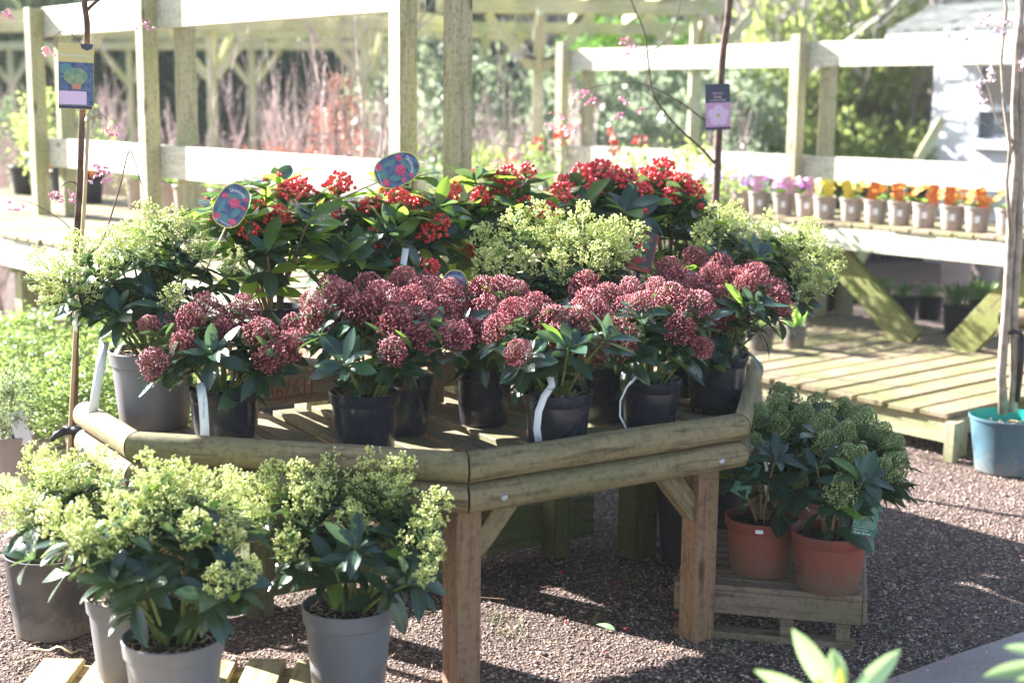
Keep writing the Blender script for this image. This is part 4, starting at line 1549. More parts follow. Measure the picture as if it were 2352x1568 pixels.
# bright conifer hedge seen over the right rail
for i, vx in enumerate((1370, 1450, 1530)):
    p = at_y(vx, 95, 17.0)
    tree('conifer', 'vivid green clipped conifer under the pergola roof, ' + ('left', 'middle', 'right')[i] + ' of three', 'conifer', 'clipped conifers beyond the pergola', p.x, p.y, 0, 2.0, 0.5, 0.55, CR_FINE, M_CONI, 1.5)
# big dark hedge behind the pergola
for i in range(5):
    p = at_y(545 + i * 85, 230, 23.8)
    tree('dark_bush', f'{ordn[i]} dark evergreen bush from the left in the shadowy hedge behind the pergola', 'shrub', 'dark hedge bushes behind the pergola', p.x, p.y, 0, 1.4, 0.95, 1.25, CR_BIG, M_DARKEV)
# grey-green shrubs in the middle distance
gS = 'grey green shrubs in the middle distance under the pergola'
for vx, Y, zc, r in ((1060, 14, 1.0, .6), (1120, 15.5, 1.4, .7), (1270, 14, 1.05, .62), (1340, 15, 1.3, .7), (1010, 15, 1.4, .7), (1480, 14, 1.0, .6), (1560, 15, 1.3, .75), (1640, 14.5, 1.2, .7), (930, 16, 1.3, .7)):
    p = at_y(vx, 300, Y)
    tree('grey_shrub', 'grey green bushy shrub standing among the stock under the pergola', 'shrub', gS, p.x, Y, 0, zc, r, r * 1.05, CR_MED, M_GREY)
# pinkish bare stock plants
gN = 'bare pinkish nursery shrubs in the stock beds'
for i in range(34):
    vx = R.choice([R.uniform(-20, 420), R.uniform(-20, 420), R.uniform(480, 960), R.uniform(1020, 1700)])
    Y = R.uniform(9.8, 13.5)
    p = at_y(vx, 300, Y)
    twiggy('bare pinkish nursery shrub in the stock bed beyond the benches', gN, p.x, Y, 0, R.uniform(1.1, 1.65), TWIGS, None, 0.5)
# rust leaved plants near the centre posts
gR = 'rust coloured shrubs beyond the left bench'
for vx, Y, zc, r in ((772, 9.5, 1.5, .17), (745, 9.8, 1.2, .2), (795, 10.2, 1.1, .22), (650, 11, .9, .25), (560, 11, .9, .22), (1180, 10, 1.0, .16)):
    p = at_y(vx, 260, Y)
    tree('rust_shrub', 'rust leaved shrub in the stock beds beyond the low rail', 'shrub', gR, p.x, Y, 0, zc, r, r * 1.25, CR_OPEN, M_RUST, .5)
# fresh green low stock, centre
gW = 'low green stock plants beyond the benches'
for i in range(20):
    vx = R.choice([R.uniform(860, 1000), R.uniform(1030, 1340), R.uniform(1440, 1700), R.uniform(0, 300)])
    Y = R.uniform(8.8, 11.5)
    if vx < 300:
        Y = R.uniform(10.5, 12)
    p = at_y(vx, 330, Y)
    tree('stock_plant', 'low green stock plant growing beyond the benches', 'shrub', gW, p.x, Y, 0, R.uniform(.72, 1.02), .3, .36, CR_OPEN, R.choice([M_LAUREL, M_HEBE, M_GREY]), .4)
# red flowers between the centre posts and right bench
M_REDP = budmat('red_petal', (0.6, 0.03, 0.02), (0.7, 0.06, 0.04), (0.8, 0.2, 0.12), 0.5)
for i, (vx, vy) in enumerate([(1288, 318), (1238, 330), (1405, 312), (1410, 340), (1470, 325), (1300, 300)]):
    p = at_y(vx, vy, 9.0)
    root = thing('red_flower', 'tall red flowered stock plant seen between the benches', 'flower', (p.x, p.y, 0), 'red flowers beyond the tier')
    mb = MB()
    mb.tube([(0, 0, 0), (0.01, 0, p.z * .5), (0, 0, p.z)], [0.006, 0.005, 0.004], 5)
    put('stem', mb.mesh('stem', True, M_STEMG), root, WM[root.name])
    V, F = [], []
    for k in range(14):
        d = Vector((R.gauss(0, 1), R.gauss(0, 1), R.gauss(.3, 1))).normalized()
        e = d.orthogonal().normalized()
        c = d * 0.012
        b = len(V)
        V += [c, c + d * .025 + e * .014, c + d * .045, c + d * .025 - e * .014]
        F.append((b, b + 1, b + 2, b + 3))
    put('bloom', mesh_from('bloom', V, F, False, M_REDP), root, WM[root.name] @ T((0, 0, p.z)))
# leafy shrub with dark pots at the far left end of the bench
for i, (vx, zc, r, mt) in enumerate([(20, 1.28, .26, M_DARKEV), (75, 1.22, .24, M_LAUREL), (-30, 1.2, .3, M_LAUREL), (120, 1.12, .16, M_DARKEV)]):
    p = at_y(vx, 440, 10.2 + .12 * i)
    root = thing('potted_bush', ['dark leaved bush in a black pot on the far left end of the bench', 'yellow green bush in a black pot beside the leaning canes', 'bright bush in a black pot cut off by the left edge', 'small dark bush in a black pot against the end post'][i], 'potted shrub', (p.x, p.y, 0.9), 'bushes in black pots at the far left')
    root.location = PL(-9.55 + 0.33 * i, -3.7, 0.902)
    WM[root.name] = T(root.location)
    pot_parts(root, 0.11, 0.19, M_DARKPOT)
    L_ = root.location
    put('crown', CR_OPEN[i % 2], root, T(L_ + Vector((0, 0, 0.42))) @ Matrix.Diagonal((r, r, r * 1.1, 1)), mt)
    put('trunk', TRUNK, root, T(L_ + Vector((0, 0, 0.15))) @ Matrix.Diagonal((.25, .25, .3, 1)))
    board('plant_label', L_ + Vector((.04, -.09, .17)), L_ + Vector((.1, -.13, .27)), .05, .001, (M_WHITE, M_OTAG, M_WHITE, M_OTAG)[i], root, up=Vector((-.3, -1, .2)))
for i, (a, b) in enumerate([((72, 335), (88, 460)), ((84, 340), (100, 415))]):
    q0, q1 = at_y(*b, 8.2), at_y(*a, 8.2)
    q0.z = max(q0.z, 0.9)
    o = board('stake', q0, q1, 0.03, 0.012, M_BENCH if i == 0 else M_WHITE, None, up=Vector((0, -1, 0)))
    tag(o, ['weathered wooden stake standing at the far left end of the bench', 'white plastic label stake leaning beside the wooden stake'][i], 'stake')

# bare grey multi-stem tree between the left posts
p = at_y(775, 350, 8.3)
root = thing('bare_tree', 'pale grey bare multi stemmed tree behind the left bench, left of the tall centre posts', 'tree', (p.x, 8.3, 0))
put('twigs', TWIGW[1], root, T((p.x, 8.3, 0)) @ Matrix.Diagonal((0.9, 0.9, 2.1, 1))).material_slots[0].link = 'DATA'


# ------------------------------------------------------------------ pergola
root = thing('pergola', 'pale timber pergola with braced posts crossing the whole background', 'pergola', (0, 13, 0))
zt = 2.36
yA = 12.8


def pergola_wing(row1, row2, ov0, ov1, pitch, zt=zt, pw=0.1):
    """posts along two rows, twin beams on each row and rafters across them"""
    r1, r2 = [Vector((x, y, 0)) for x, y in row1], [Vector((x, y, 0)) for x, y in row2]
    for row in (r1, r2):
        d = (row[-1] - row[0]).normalized()
        nn = Vector((-d.y, d.x, 0))
        for p in row:
            board('post', p - Z * 0.02, p + Z * zt, pw, pw, M_PERG, root, up=d)
            for sgn in (-1, 1):
                board('brace', p + d * sgn * 0.055 + Z * (zt - 0.52), p + d * sgn * 0.46 + Z * (zt - 0.05), 0.05, 0.08, M_PERG, root)
            board('brace', p - nn * 0.055 + Z * (zt - 0.52), p - nn * 0.46 + Z * (zt - 0.05), 0.05, 0.08, M_PERG, root)
        for sgn in (-1, 1):
            a, b = row[0] - d * ov0 + nn * sgn * .078, row[-1] + d * ov1 + nn * sgn * .078
            board('beam', a + Z * (zt + 0.02), b + Z * (zt + 0.02), 0.045, 0.12, M_PERG, root)
    d = (r1[-1] - r1[0]).normalized()
    L = (r1[-1] - r1[0]).length
    e = r2[0] - r1[0]
    nn = Vector((-d.y, d.x, 0))
    w = e.dot(nn)
    s_ = -ov0 + 0.1
    while s_ < L + ov1:
        q = r1[0] + d * s_
        sg = 1 if w > 0 else -1
        board('rafter', q - nn * sg * 0.45 + Z * (zt + 0.132), q + nn * (w + sg * 0.45) + Z * (zt + 0.132), 0.045, 0.10, M_PERG, root)
        s_ += pitch


pergola_wing([(0.21, 12.8), (1.60, 12.8)], [(-0.34, 16.5), (1.72, 16.5)], 0.9, 0.22, 0.62)
pergola_wing([(-1.55, 15.0), (-3.25, 15.5), (-4.95, 16.0), (-6.7, 16.5)], [(-1.9, 20.6), (-3.85, 21.2), (-5.8, 21.8), (-7.8, 22.4)], 0.5, 0.6, 0.62, 2.3, 0.08)
# spot lights on the near post
for sgn in (-1, 1):
    hx, hy, hz = 0.22 + sgn * 0.2, yA - 0.12, 1.93
    root = thing('flood_light', 'small flood light on the pergola post, reaching out to the ' + ('left' if sgn < 0 else 'right'), 'lamp', (0.22 + sgn * .06, hy, hz), 'flood lights on the pergola post')
    mb = MB()
    mb.tube([(0.22 + sgn * .03, hy, hz), (hx - sgn * .05, hy, hz + .02)], [.012, .012], 8)
    put('arm', mb.mesh('arm', True, M_BLACKTIE), root)
    mb = MB()
    mb.box((hx - .07, hy - .03, hz - .005), (hx + .07, hy + .06, hz + .045))
    put('lamp_head', mb.mesh('lamp_head', False, M_STEEL), root)

# ------------------------------------------------------------------ the white shed at the right
M_SHED = plain('white_painted_board', (0.78, 0.78, 0.80), 0.5, 0.4, 0.12, 6)
M_FELT = plain('green_roof_felt', (0.16, 0.17, 0.155), 0.8, 0.3, 0.3, 12)
M_GLASS, nt, b = mat_new('window_glass')
b.inputs['Base Color'].default_value = (0.10, 0.12, 0.15, 1)
b.inputs['Roughness'].default_value = 0.08
b.inputs['Specular IOR Level'].default_value = 0.8
sx, sy = 3.50, 12.0
root = thing('garden_shed', 'white boarded shed with green felt roof and a two pane window at the right edge', 'shed', (sx, sy, 0))
for i in range(24):
    x = sx + i * 0.14
    lo, hi = 0.0, 2.13
    in_win = 2 < i < 6
    if in_win:
        board('wall_board', (x + .07, sy, 0.0), (x + .07, sy, 1.28), 0.136, 0.02, M_SHED, root, up=Vector((0, 1, 0)))
        board('wall_board', (x + .07, sy, 1.89), (x + .07, sy, 2.13), 0.136, 0.02, M_SHED, root, up=Vector((0, 1, 0)))
    else:
        board('wall_board', (x + .07, sy, lo), (x + .07, sy, hi), 0.136, 0.02, M_SHED, root, up=Vector((0, 1, 0)))
    if i % 2:
        continue
    board('batten', (x, sy - .013, lo), (x, sy - .013, hi if not (2 < i < 7) else 1.2), 00.03, 0.008, M_SHED, root, up=Vector((0, 1, 0)))
for i in range(18):
    y = sy + 0.02 + i * 0.14
    board('wall_board', (sx, y + .07, 0), (sx, y + .07, 2.13), 0.136, 0.02, M_SHED, root, up=Vector((1, 0, 0)))
wi = put('window', box_mesh(0.42, 0.012, 0.62), root, T((sx + .63, sy - .004, 1.585)), M_GLASS)
for zz in (1.275, 1.895, 1.54):
    board('frame', (sx + .40, sy - .03, zz), (sx + .86, sy - .03, zz), .03, .045, M_SHED, wi)
for x in (.415, .845):
    board('frame', (sx + x, sy - .032, 1.30), (sx + x, sy - .032, 1.87), .04, .034, M_SHED, wi, up=Vector((0, 1, 0)))
board('sill', (sx + .36, sy - .06, 1.235), (sx + .90, sy - .06, 1.235), .09, .03, M_SHED, wi)
rf = MB()
rf.add([(sx - .3, sy - .3, 2.11), (sx + 3.6, sy - .3, 2.11), (sx + 3.6, sy + 1.4, 2.75), (sx - .3, sy + 1.4, 2.75), (sx - .3, sy - .3, 2.17), (sx + 3.6, sy - .3, 2.17), (sx + 3.6, sy + 1.4, 2.81), (sx - .3, sy + 1.4, 2.81)],
       [(0, 3, 2, 1), (4, 5, 6, 7), (0, 1, 5, 4), (1, 2, 6, 5), (2, 3, 7, 6), (3, 0, 4, 7)])
put('roof', rf.mesh('roof', False, M_FELT), root)
board('fascia', (sx - .3, sy - .31, 2.07), (sx + 3.6, sy - .31, 2.07), .02, .12, M_SHED, root)
root.rotation_euler = (0, 0, rad(-50))
root.scale = (1.208,) * 3
root.location = (sx * 1.208, sy * 1.208, 1.55 * (1 - 1.208))
p0, p1 = at_y(2105, 345, 13.4), at_y(2165, 275, 13.4)
o = board('prop_board', Vector((p0.x - .6, 13.2, 0.0)), p1, .09, .03, M_PERG, None, up=Vector((0, -1, 0)))
tag(o, 'loose brown board leaning against the white shed below its window', 'board')

# camellia pots on the gravel beyond the right bench
for i, (vx, vy, lab) in enumerate([(2195, 655, 'pale taupe pot with glossy shrub on gravel beyond the right bench, left of two'), (2262, 652, 'pale taupe pot with glossy shrub on gravel beyond the right bench, right of two')]):
    p = at_z(vx, vy, 0)
    root = thing('potted_bush', lab, 'potted shrub', (p.x, p.y, 0.003), 'taupe potted shrubs on the far gravel')
    pot_parts(root, 0.15, 0.27, M_TAUPE)
    put('trunk', TRUNK, root, T((p.x, p.y, 0.22)) @ Matrix.Diagonal((.3, .3, .3, 1)))
    put('crown', CR_OPEN[i], root, T((p.x, p.y, 0.5)) @ Matrix.Diagonal((.27, .27, .24, 1)), M_IVY)

# ------------------------------------------------------------------ hebe bushes on the low left deck
gHB = 'small leaved bright green bushes on the low left deck'
hl = [(-5.0, -2.12, .2), (-5.35, -2.25, .22), (-5.75, -2.1, .22), (-6.1, -2.3, .22), (-5.45, -2.6, .22), (-4.85, -2.45, .19), (-6.45, -2.15, .22), (-5.9, -2.65, .22), (-6.5, -2.6, .23)]
hn = ['in front, nearest the cherry trunk', 'second from the cherry trunk', 'front middle of the clump', 'in front, left of the middle', 'behind the middle ones', 'behind, left of the grey pot', 'in front at the left edge', 'back row towards the left', 'back row at the left edge']
for i, (s, t, r) in enumerate(hl):
    p = PL(s, t, 0.202)
    root = thing('green_bush', 'small leaved green bush on the low left deck, ' + hn[i], 'potted shrub', tuple(p), gHB)
    pot_parts(root, 0.085, 0.15, M_TAUPE)
    put('trunk', TRUNK, root, T(p + Vector((0, 0, .12))) @ Matrix.Diagonal((.2, .2, .2, 1)))
    put('crown', CR_FINE[i % 2], root, T(p + Vector((0, 0, .235))) @ Matrix.Rotation(i, 4, 'Z') @ Matrix.Diagonal((r * 1.15, r * 1.15, r * .78, 1)), M_HEBE)
p = at_z(35, 1085, 0.2)
root = thing('green_bush', 'narrow dark green bush in taupe pot with white label, low at the left edge', 'potted shrub', tuple(p + Vector((0, 0, .003))), gHB)
pot_parts(root, 0.075, 0.14, M_TAUPE)
put('trunk', TRUNK, root, WM[root.name] @ T((0, 0, .12)) @ Matrix.Diagonal((.15, .15, .15, 1)))
put('crown', CR_FINE[0], root, WM[root.name] @ T((0, 0, .26)) @ Matrix.Diagonal((.10, .10, .14, 1)), M_IVY)
board('plant_label', p + Vector((.06, -.05, .12)), p + Vector((.03, -.06, .24)), .055, .001, M_WHITE, root, up=Vector((.2, -1, .1)))
p = at_z(80, 760, 0.35)
root = thing('sign_card', 'small white and pink sign card on a stick behind the green bushes', 'sign', (p.x, p.y, 0.2))
q = at_y(78, 728, p.y)
board('card', q - Vector((0, 0, .035)), q + Vector((0, 0, .035)), .085, .003, M_WHITE, root, up=Vector((-.2, -1, .3)))
board('band', q + Vector((-.002, -.006, -.033)), q + Vector((-.002, -.006, -.018)), .078, .002, M_PTAG, root, up=Vector((-.2, -1, .3)))
board('stick', Vector((q.x, q.y + .006, .2)), Vector((q.x, q.y + .006, q.z)), .008, .006, M_CANE, root, up=Vector((0, -1, 0)))

# ------------------------------------------------------------------ young trees in the foreground
def blossom_mesh(seed, mat, n=7):
    r = random.Random(seed)
    V, F = [], []
    for i in range(n):
        c = Vector((r.gauss(0, .018), r.gauss(0, .018), -abs(r.gauss(.02, .014))))
        ax = Vector((r.gauss(0, .5), r.gauss(0, .5), -1)).normalized()
        s1 = ax.orthogonal().normalized()
        s2 = ax.cross(s1)
        for k in range(5):
            t = 6.283 * k / 5
            o_ = s1 * math.cos(t) + s2 * math.sin(t)
            w = s1 * -math.sin(t) + s2 * math.cos(t)
            L = r.uniform(.010, .014)
            b = len(V)
            V += [c, c + o_ * L * .6 + ax * L * .5 + w * L * .45, c + o_ * L * .8 + ax * L, c + o_ * L * .6 + ax * L * .5 - w * L * .45]
            F.append((b, b + 1, b + 2, b + 3))
        b = len(V)
        e = Vector((.0008, .0008, 0))
        V += [c - e, c + e, Vector((0, 0, .004)) + e, Vector((0, 0, .004)) - e]
        F.append((b, b + 1, b + 2, b + 3))
    return mesh_from('blossom', V, F, False, mat)


BLP = [blossom_mesh(i, M_PINK) for i in range(4)]
BLW = [blossom_mesh(9 + i, M_PALEPINK) for i in range(3)]


def young_tree(label, trunk_pts, trunk_r, branches, blossoms, meshes, bark, potargs=None, Y=None):
    """trunk_pts: world points from the ground up; branches: lists of world points; blossoms: world points"""
    root = thing('young_tree', label, 'tree', (trunk_pts[0].x, trunk_pts[0].y, 0))
    if potargs:
        pot_parts(root, *potargs)

    def smooth_pts(pts, k=4):
        out = []
        for i in range(len(pts) - 1):
            p0, p1, p2, p3 = pts[max(i - 1, 0)], pts[i], pts[i + 1], pts[min(i + 2, len(pts) - 1)]
            for j in range(k):
                t = j / k
                out.append(0.5 * ((2 * p1) + (p2 - p0) * t + (2 * p0 - 5 * p1 + 4 * p2 - p3) * t * t + (3 * p1 - p0 - 3 * p2 + p3) * t ** 3))
        out.append(pts[-1])
        return out
    for pts, r0, r1 in [(trunk_pts, *trunk_r)]:
        sp = smooth_pts(pts, 7)
        mb = MB()
        mb.tube(sp, [(r0 + (r1 - r0) * i / (len(sp) - 1)) * (1 + .12 * noise.noise(Vector((i * .7, 3, r0 * 100)))) for i in range(len(sp))], 10)
        put('trunk', mb.mesh('trunk', True, bark), root)
    for pts, r0, r1 in branches:
        sp = smooth_pts(pts)
        mb = MB()
        mb.tube(sp, [r0 + (r1 - r0) * i / (len(sp) - 1) for i in range(len(sp))], 6)
        put('branch', mb.mesh('branch', True, bark), root)
    for p in blossoms:
        put('blossom', meshes[R.randrange(len(meshes))], root, T(p) @ Matrix.Rotation(R.uniform(0, 6), 4, 'Z') @ Matrix.Scale(R.uniform(.65, .95), 4))
    return root


def yv(Y, *pts):
    return [at_y(vx, vy, Y + (dy[0] if dy else 0)) for vx, vy, *dy in pts]


def jit(Y, pts, n, s, yj=.04):
    out = []
    for vx, vy in pts:
        for _ in range(n):
            out.append(at_y(vx + R.gauss(0, s), vy + R.gauss(0, s), Y + R.gauss(0, yj)))
    return out


# cherry, left, beside the table
Y = 4.42
base = at_y(168, 1180, Y)
tp = [Vector((base.x, Y, 0.2))] + yv(Y, (168, 1040), (172, 900), (174, 720), (177, 540), (184, 400), (189, 250), (197, 130), (200, 60), (193, 0), (188, -120))
lt = young_tree('slim cherry tree with a yellow topped picture tag, left of the table', tp, (0.0115, 0.0085),
                [(yv(Y, (199, 25), (220, 5, -.02), (260, -25, -.05), (330, -60, -.06)), .005, .003),
                 (yv(Y, (178, 545), (140, 505), (70, 465, .02), (30, 460, .03)), .0016, .0008),
                 (yv(Y, (182, 432), (172, 420), (155, 418), (140, 430)), .003, .0014),
                 (yv(Y, (178, 620), (215, 580, .02), (240, 540, .02), (275, 430, .03), (297, 347, .03), (318, 400, .03), (330, 440, .03)), .0034, .001),
                 (yv(Y, (195, 110), (150, 70), (110, 100)), .0014, .0008), (yv(Y, (193, 280), (230, 262), (245, 275)), .0014, .0008)],
                jit(Y, [(138, 440), (152, 445), (40, 455), (240, 280), (110, 100), (325, 50), (12, 15)], 1, 5) + jit(Y - .05, [(232, 395), (225, 380), (320, 480)], 1, 6), BLP, M_BARK)
# its pot
pot_root_p = (base.x, Y, 0.003)
put('pot', pot_mesh(0.13, 0.24, M_DARKPOT), lt, T(pot_root_p))
put('soil', soil_mesh(0.118), lt, T((base.x, Y, 0.218)))
b0, b1 = at_y(160, 1010, Y - .02), at_y(200, 300, Y - .02)
mb = MB()
mb.tube([Vector((base.x - .02, Y - .02, .2)), b0, at_y(176, 700, Y - .022), at_y(193, 480, Y - .02), at_y(204, 250, Y - .02)], [.0065, .0065, .0062, .006, .0055], 8)
o = put('cane', mb.mesh('cane', True, M_CANE), None)
tag(o, 'bamboo cane tied alongside the left cherry trunk', 'cane')
mb = MB()
q = at_y(165, 985, Y)
mb.tube([q + Vector((.016 * math.cos(a), .018 * math.sin(a) - .004, 0)) for a in np.linspace(0, 6.28, 14)], [.015] * 14, 6, False)
mb.tube([q + Vector((0.01, -.02, 0)), q + Vector((.045, -.026, .006)), q + Vector((.07, -.02, .008))], [.017, .016, .013], 6)
mb.tube([q + Vector((-.012, -.02, 0)), q + Vector((-.04, -.03, -.012)), q + Vector((-.058, -.03, -.03))], [.016, .012, .008], 6)
tie = put('tree_tie', mb.mesh('tree_tie', True, M_BLACKTIE), None)
tag(tie, 'black rubber tie buckled round the left cherry trunk and cane', 'tree tie')
tie['label'] = 'black rubber tie buckled round the left cherry trunk and cane'

# cherry, right, behind the table
Y = 6.0
base = at_y(1640, 900, Y)
tp = [Vector((base.x, Y, 0.2))] + yv(Y, (1640, 780), (1640, 620), (1643, 480), (1647, 400), (1651, 300), (1655, 200), (1662, 110), (1671, 50), (1676, 0), (1684, -80))
br = [(yv(Y, (1644, 378), (1615, 345), (1570, 305), (1530, 262), (1500, 215), (1490, 150), (1480, 75), (1455, 15), (1440, -30)), .006, .003),
      (yv(Y, (1652, 292), (1610, 270, -.02), (1570, 240, -.03), (1510, 205, -.05), (1460, 190, -.06), (1410, 192, -.06), (1345, 205, -.08)), .0042, .0016),
      (yv(Y, (1489, 118), (1525, 100), (1550, 60), (1565, 0)), .003, .0014), (yv(Y, (1510, 232), (1470, 205), (1430, 230), (1400, 260)), .0022, .001),
      (yv(Y, (1655, 225), (1690, 215), (1730, 190)), .002, .001), (yv(Y, (1345, 205), (1310, 255), (1285, 265)), .0014, .0008), (yv(Y, (1480, 95), (1460, 85), (1445, 100)), .0014, .0008)]
bl = jit(Y - .06, [(1345, 195), (1352, 222), (1290, 265), (1265, 275), (1440, 215), (1430, 250), (1455, 240), (1445, 90), (1448, 112), (1300, 275), (1330, 212)], 1, 7)
rt = young_tree('slim cherry tree with a dark picture tag, behind the right end of the table', tp, (0.0165, 0.0135), br, bl, BLP, M_BARK)
put('pot', pot_mesh(0.15, 0.26, M_DARKPOT), rt, T((base.x, Y, 0.003)))
put('soil', soil_mesh(0.138), rt, T((base.x, Y, 0.238)))

# pale tree in the blue pot, right edge
Y = 5.98
bx = at_y(2316, 980, Y).x
root = thing('young_tree', 'pale barked twin stemmed tree in a large blue pot at the right edge', 'tree', (bx, Y, 0.003))
blue = [(0.122, 0), (0.128, 0.006), (0.144, 0.12), (0.160, 0.226), (0.166, 0.230), (0.167, 0.240), (0.163, 0.243)]
put('pot', lathe('pot', blue, 48, M_BLUEPOT), root, WM[root.name])
inn = lathe('pot_lining', [(0.128, 0.10), (0.1585, 0.226), (0.1625, 0.2425)], 48, M_TEAL)
put('pot_lining', inn, root, WM[root.name])
put('soil', soil_mesh(0.146), root, WM[root.name] @ T((0, 0, .185)))
chips(root, .12, .19, 90, M_CHIP)
for pts, r0, r1, nm in [(yv(Y, (2305, 950), (2300, 860), (2313, 700), (2322, 520), (2335, 380), (2330, 250), (2338, 100), (2350, -30)), .021, .014, 'trunk'),
                        (yv(Y, (2326, 945), (2330, 860), (2330, 700), (2340, 560), (2344, 420), (2346, 280), (2349, 120), (2340, -20)), .019, .012, 'trunk'),
                        (yv(Y - .03, (2322, 540), (2312, 420), (2320, 340), (2306, 240), (2300, 140), (2312, 20), (2300, -40)), .009, .004, 'branch'),
                        (yv(Y, (2335, 380), (2310, 300), (2290, 280), (2270, 200), (2235, 130)), .005, .0016, 'branch'),
                        (yv(Y, (2318, 300), (2300, 320), (2270, 290), (2225, 262)), .0022, .001, 'branch'),
                        (yv(Y, (2320, 340), (2335, 240), (2352, 180)), .004, .002, 'branch')]:
    mb = MB()
    mb.tube(pts, [r0 + (r1 - r0) * i / (len(pts) - 1) for i in range(len(pts))], 9)
    put(nm, mb.mesh(nm, True, M_PALEBARK), root)
for p in jit(Y - .04, [(2240, 60), (2300, 55), (2335, 40), (2275, 155), (2240, 185), (2260, 215), (2340, 140), (2250, 25), (2190, 62)], 1, 8):
    put('blossom', BLW[R.randrange(3)], root, T(p) @ Matrix.Rotation(R.uniform(0, 6), 4, 'Z') @ Matrix.Scale(R.uniform(.9, 1.3), 4))
q = at_y(2328, 762, Y)
mb = MB()
mb.tube([q + Vector((.03 * math.cos(a), .022 * math.sin(a), .004 * math.sin(3 * a))) for a in np.linspace(0, 6.28, 16)], [.008] * 16, 6, False)
mb.tube([q + Vector((.028, -.02, -.004)), q + Vector((.034, -.026, -.12)), q + Vector((.03, -.024, -.3))], [.012, .013, .01], 6)
o = put('tree_tie', mb.mesh('tree_tie', True, M_BLACKTIE), None)
tag(o, 'black strap hanging from the twin stems above the blue pot', 'tree tie')


# ------------------------------------------------------------------ tags with printing
def face_frame(center, normal, up=Vector((0, 0, 1)), roll=0.0):
    z = normal.normalized()
    x = up.cross(z).normalized()
    y = z.cross(x)
    M = Matrix((x, y, z)).transposed().to_4x4()
    M.translation = center
    return M @ Matrix.Rotation(roll, 4, 'Z')


def flat(name, pts, z, mat, parent, M, th=0.0008):
    n = len(pts)
    V = [(x, y, z - th) for x, y in pts] + [(x, y, z) for x, y in pts]
    F = [tuple(range(n))[::-1], tuple(range(n, 2 * n))] + [(i, (i + 1) % n, n + (i + 1) % n, n + i) for i in range(n)]
    return put(name, mesh_from(name, V, F, False, mat), parent, M)


def rect(x0, y0, x1, y1):
    return [(x0, y0), (x1, y0), (x1, y1), (x0, y1)]


def disc(cx, cy, rx, ry, n=20, a0=0):
    return [(cx + rx * math.cos(6.2832 * k / n + a0), cy + ry * math.sin(6.2832 * k / n + a0)) for k in range(n)]


def lett(body, size, x, y, mat, parent, M, z=0.001, bend=None, sx=1.0):
    m = text_mesh(body, size, 0.0002, bend)
    if sx != 1.0:
        for v in m.vertices:
            v.co.x *= sx
    return put('lettering', m, parent, M @ T((x, y, z)), mat)


M_TYEL = plain('yellow_print', (0.62, 0.52, 0.22), 0.35)
M_TNAVY = plain('navy_print', (0.035, 0.04, 0.09), 0.3)
M_TBLUE = plain('blue_leaf_print', (0.10, 0.17, 0.30), 0.3, 0.5, 0.6, 70, dirt=(0.04, 0.06, 0.16))
M_TTEAL = plain('teal_leaf_print', (0.08, 0.24, 0.26), 0.3)
M_TGREEN = plain('green_leaf_print', (0.03, 0.22, 0.10), 0.3)
M_TPINK = plain('pink_berry_print', (0.72, 0.10, 0.22), 0.3, 0.5, 0.5, 160, dirt=(0.5, 0.03, 0.10))
M_TRED = plain('red_berry_print', (0.52, 0.02, 0.02), 0.3, 0.5, 0.5, 160, dirt=(0.28, 0.01, 0.01))
M_TLILAC = plain('lilac_petal_print', (0.70, 0.50, 0.72), 0.3)
M_TLILAC2 = plain('deep_lilac_print', (0.55, 0.30, 0.52), 0.3)
M_TTERRA = plain('terracotta_print', (0.55, 0.22, 0.16), 0.3)
M_TOLIVE = plain('olive_foliage_print', (0.28, 0.33, 0.18), 0.3, 0.5, 0.5, 90, dirt=(0.12, 0.24, 0.18))
M_TEDGE = plain('yellow_tag_edge', (0.72, 0.66, 0.12), 0.35)
M_TBLACK = plain('black_card', (0.02, 0.02, 0.03), 0.3)
M_TREDC = plain('red_card', (0.5, 0.03, 0.04), 0.3)
M_TDGREEN = plain('dark_green_card', (0.02, 0.13, 0.08), 0.3)
M_TSAGE = plain('sage_green_print', (0.16, 0.32, 0.22), 0.3, 0.5, 0.6, 120, dirt=(0.04, 0.16, 0.10))
M_TGOLD = plain('gold_print', (0.5, 0.42, 0.12), 0.35)

# 1 yellow topped tag on the left cherry
c = at_y(175, 176, 4.38)
root = thing('plant_tag', 'yellow topped picture tag of a potted plant, hung on the left cherry trunk', 'plant tag', tuple(c))
Mt = face_frame(c, CAM_LOC - c, roll=rad(-2))
W_, H_ = .103, .196
put('card', box_mesh(W_, H_, .0012, .0003, 'tg1'), root, Mt, M_TYEL)
flat('picture', rect(-W_ / 2 + .001, -H_ / 2 + .012, W_ / 2 - .001, H_ / 2 - .056), .0012, M_TBLUE, root, Mt)
flat('foliage_print', disc(-.002, .0, .036, .026, 14), .0018, M_TOLIVE, root, Mt)
flat('foliage_print', disc(-.03, .022, .018, .016, 11), .0016, M_TTEAL, root, Mt)
flat('pot_print', [(-.010, -.038), (.012, -.038), (.015, -.022), (-.013, -.022)], .0022, M_TTERRA, root, Mt)
flat('table_print', rect(-.05, -.084, .03, -.044), .0016, M_TLILAC, root, Mt)
flat('foot_band', rect(-.05, -.0965, .045, -.087), .002, M_TNAVY, root, Mt)
flat('badge', [(.012, .098), (.05, .098), (.046, .084), (.031, .078), (.016, .084)], .0018, M_TNAVY, root, Mt)
lett('Mediterranean Plant', .0105, -.002, .062, M_WHITE, root, Mt, .0016)
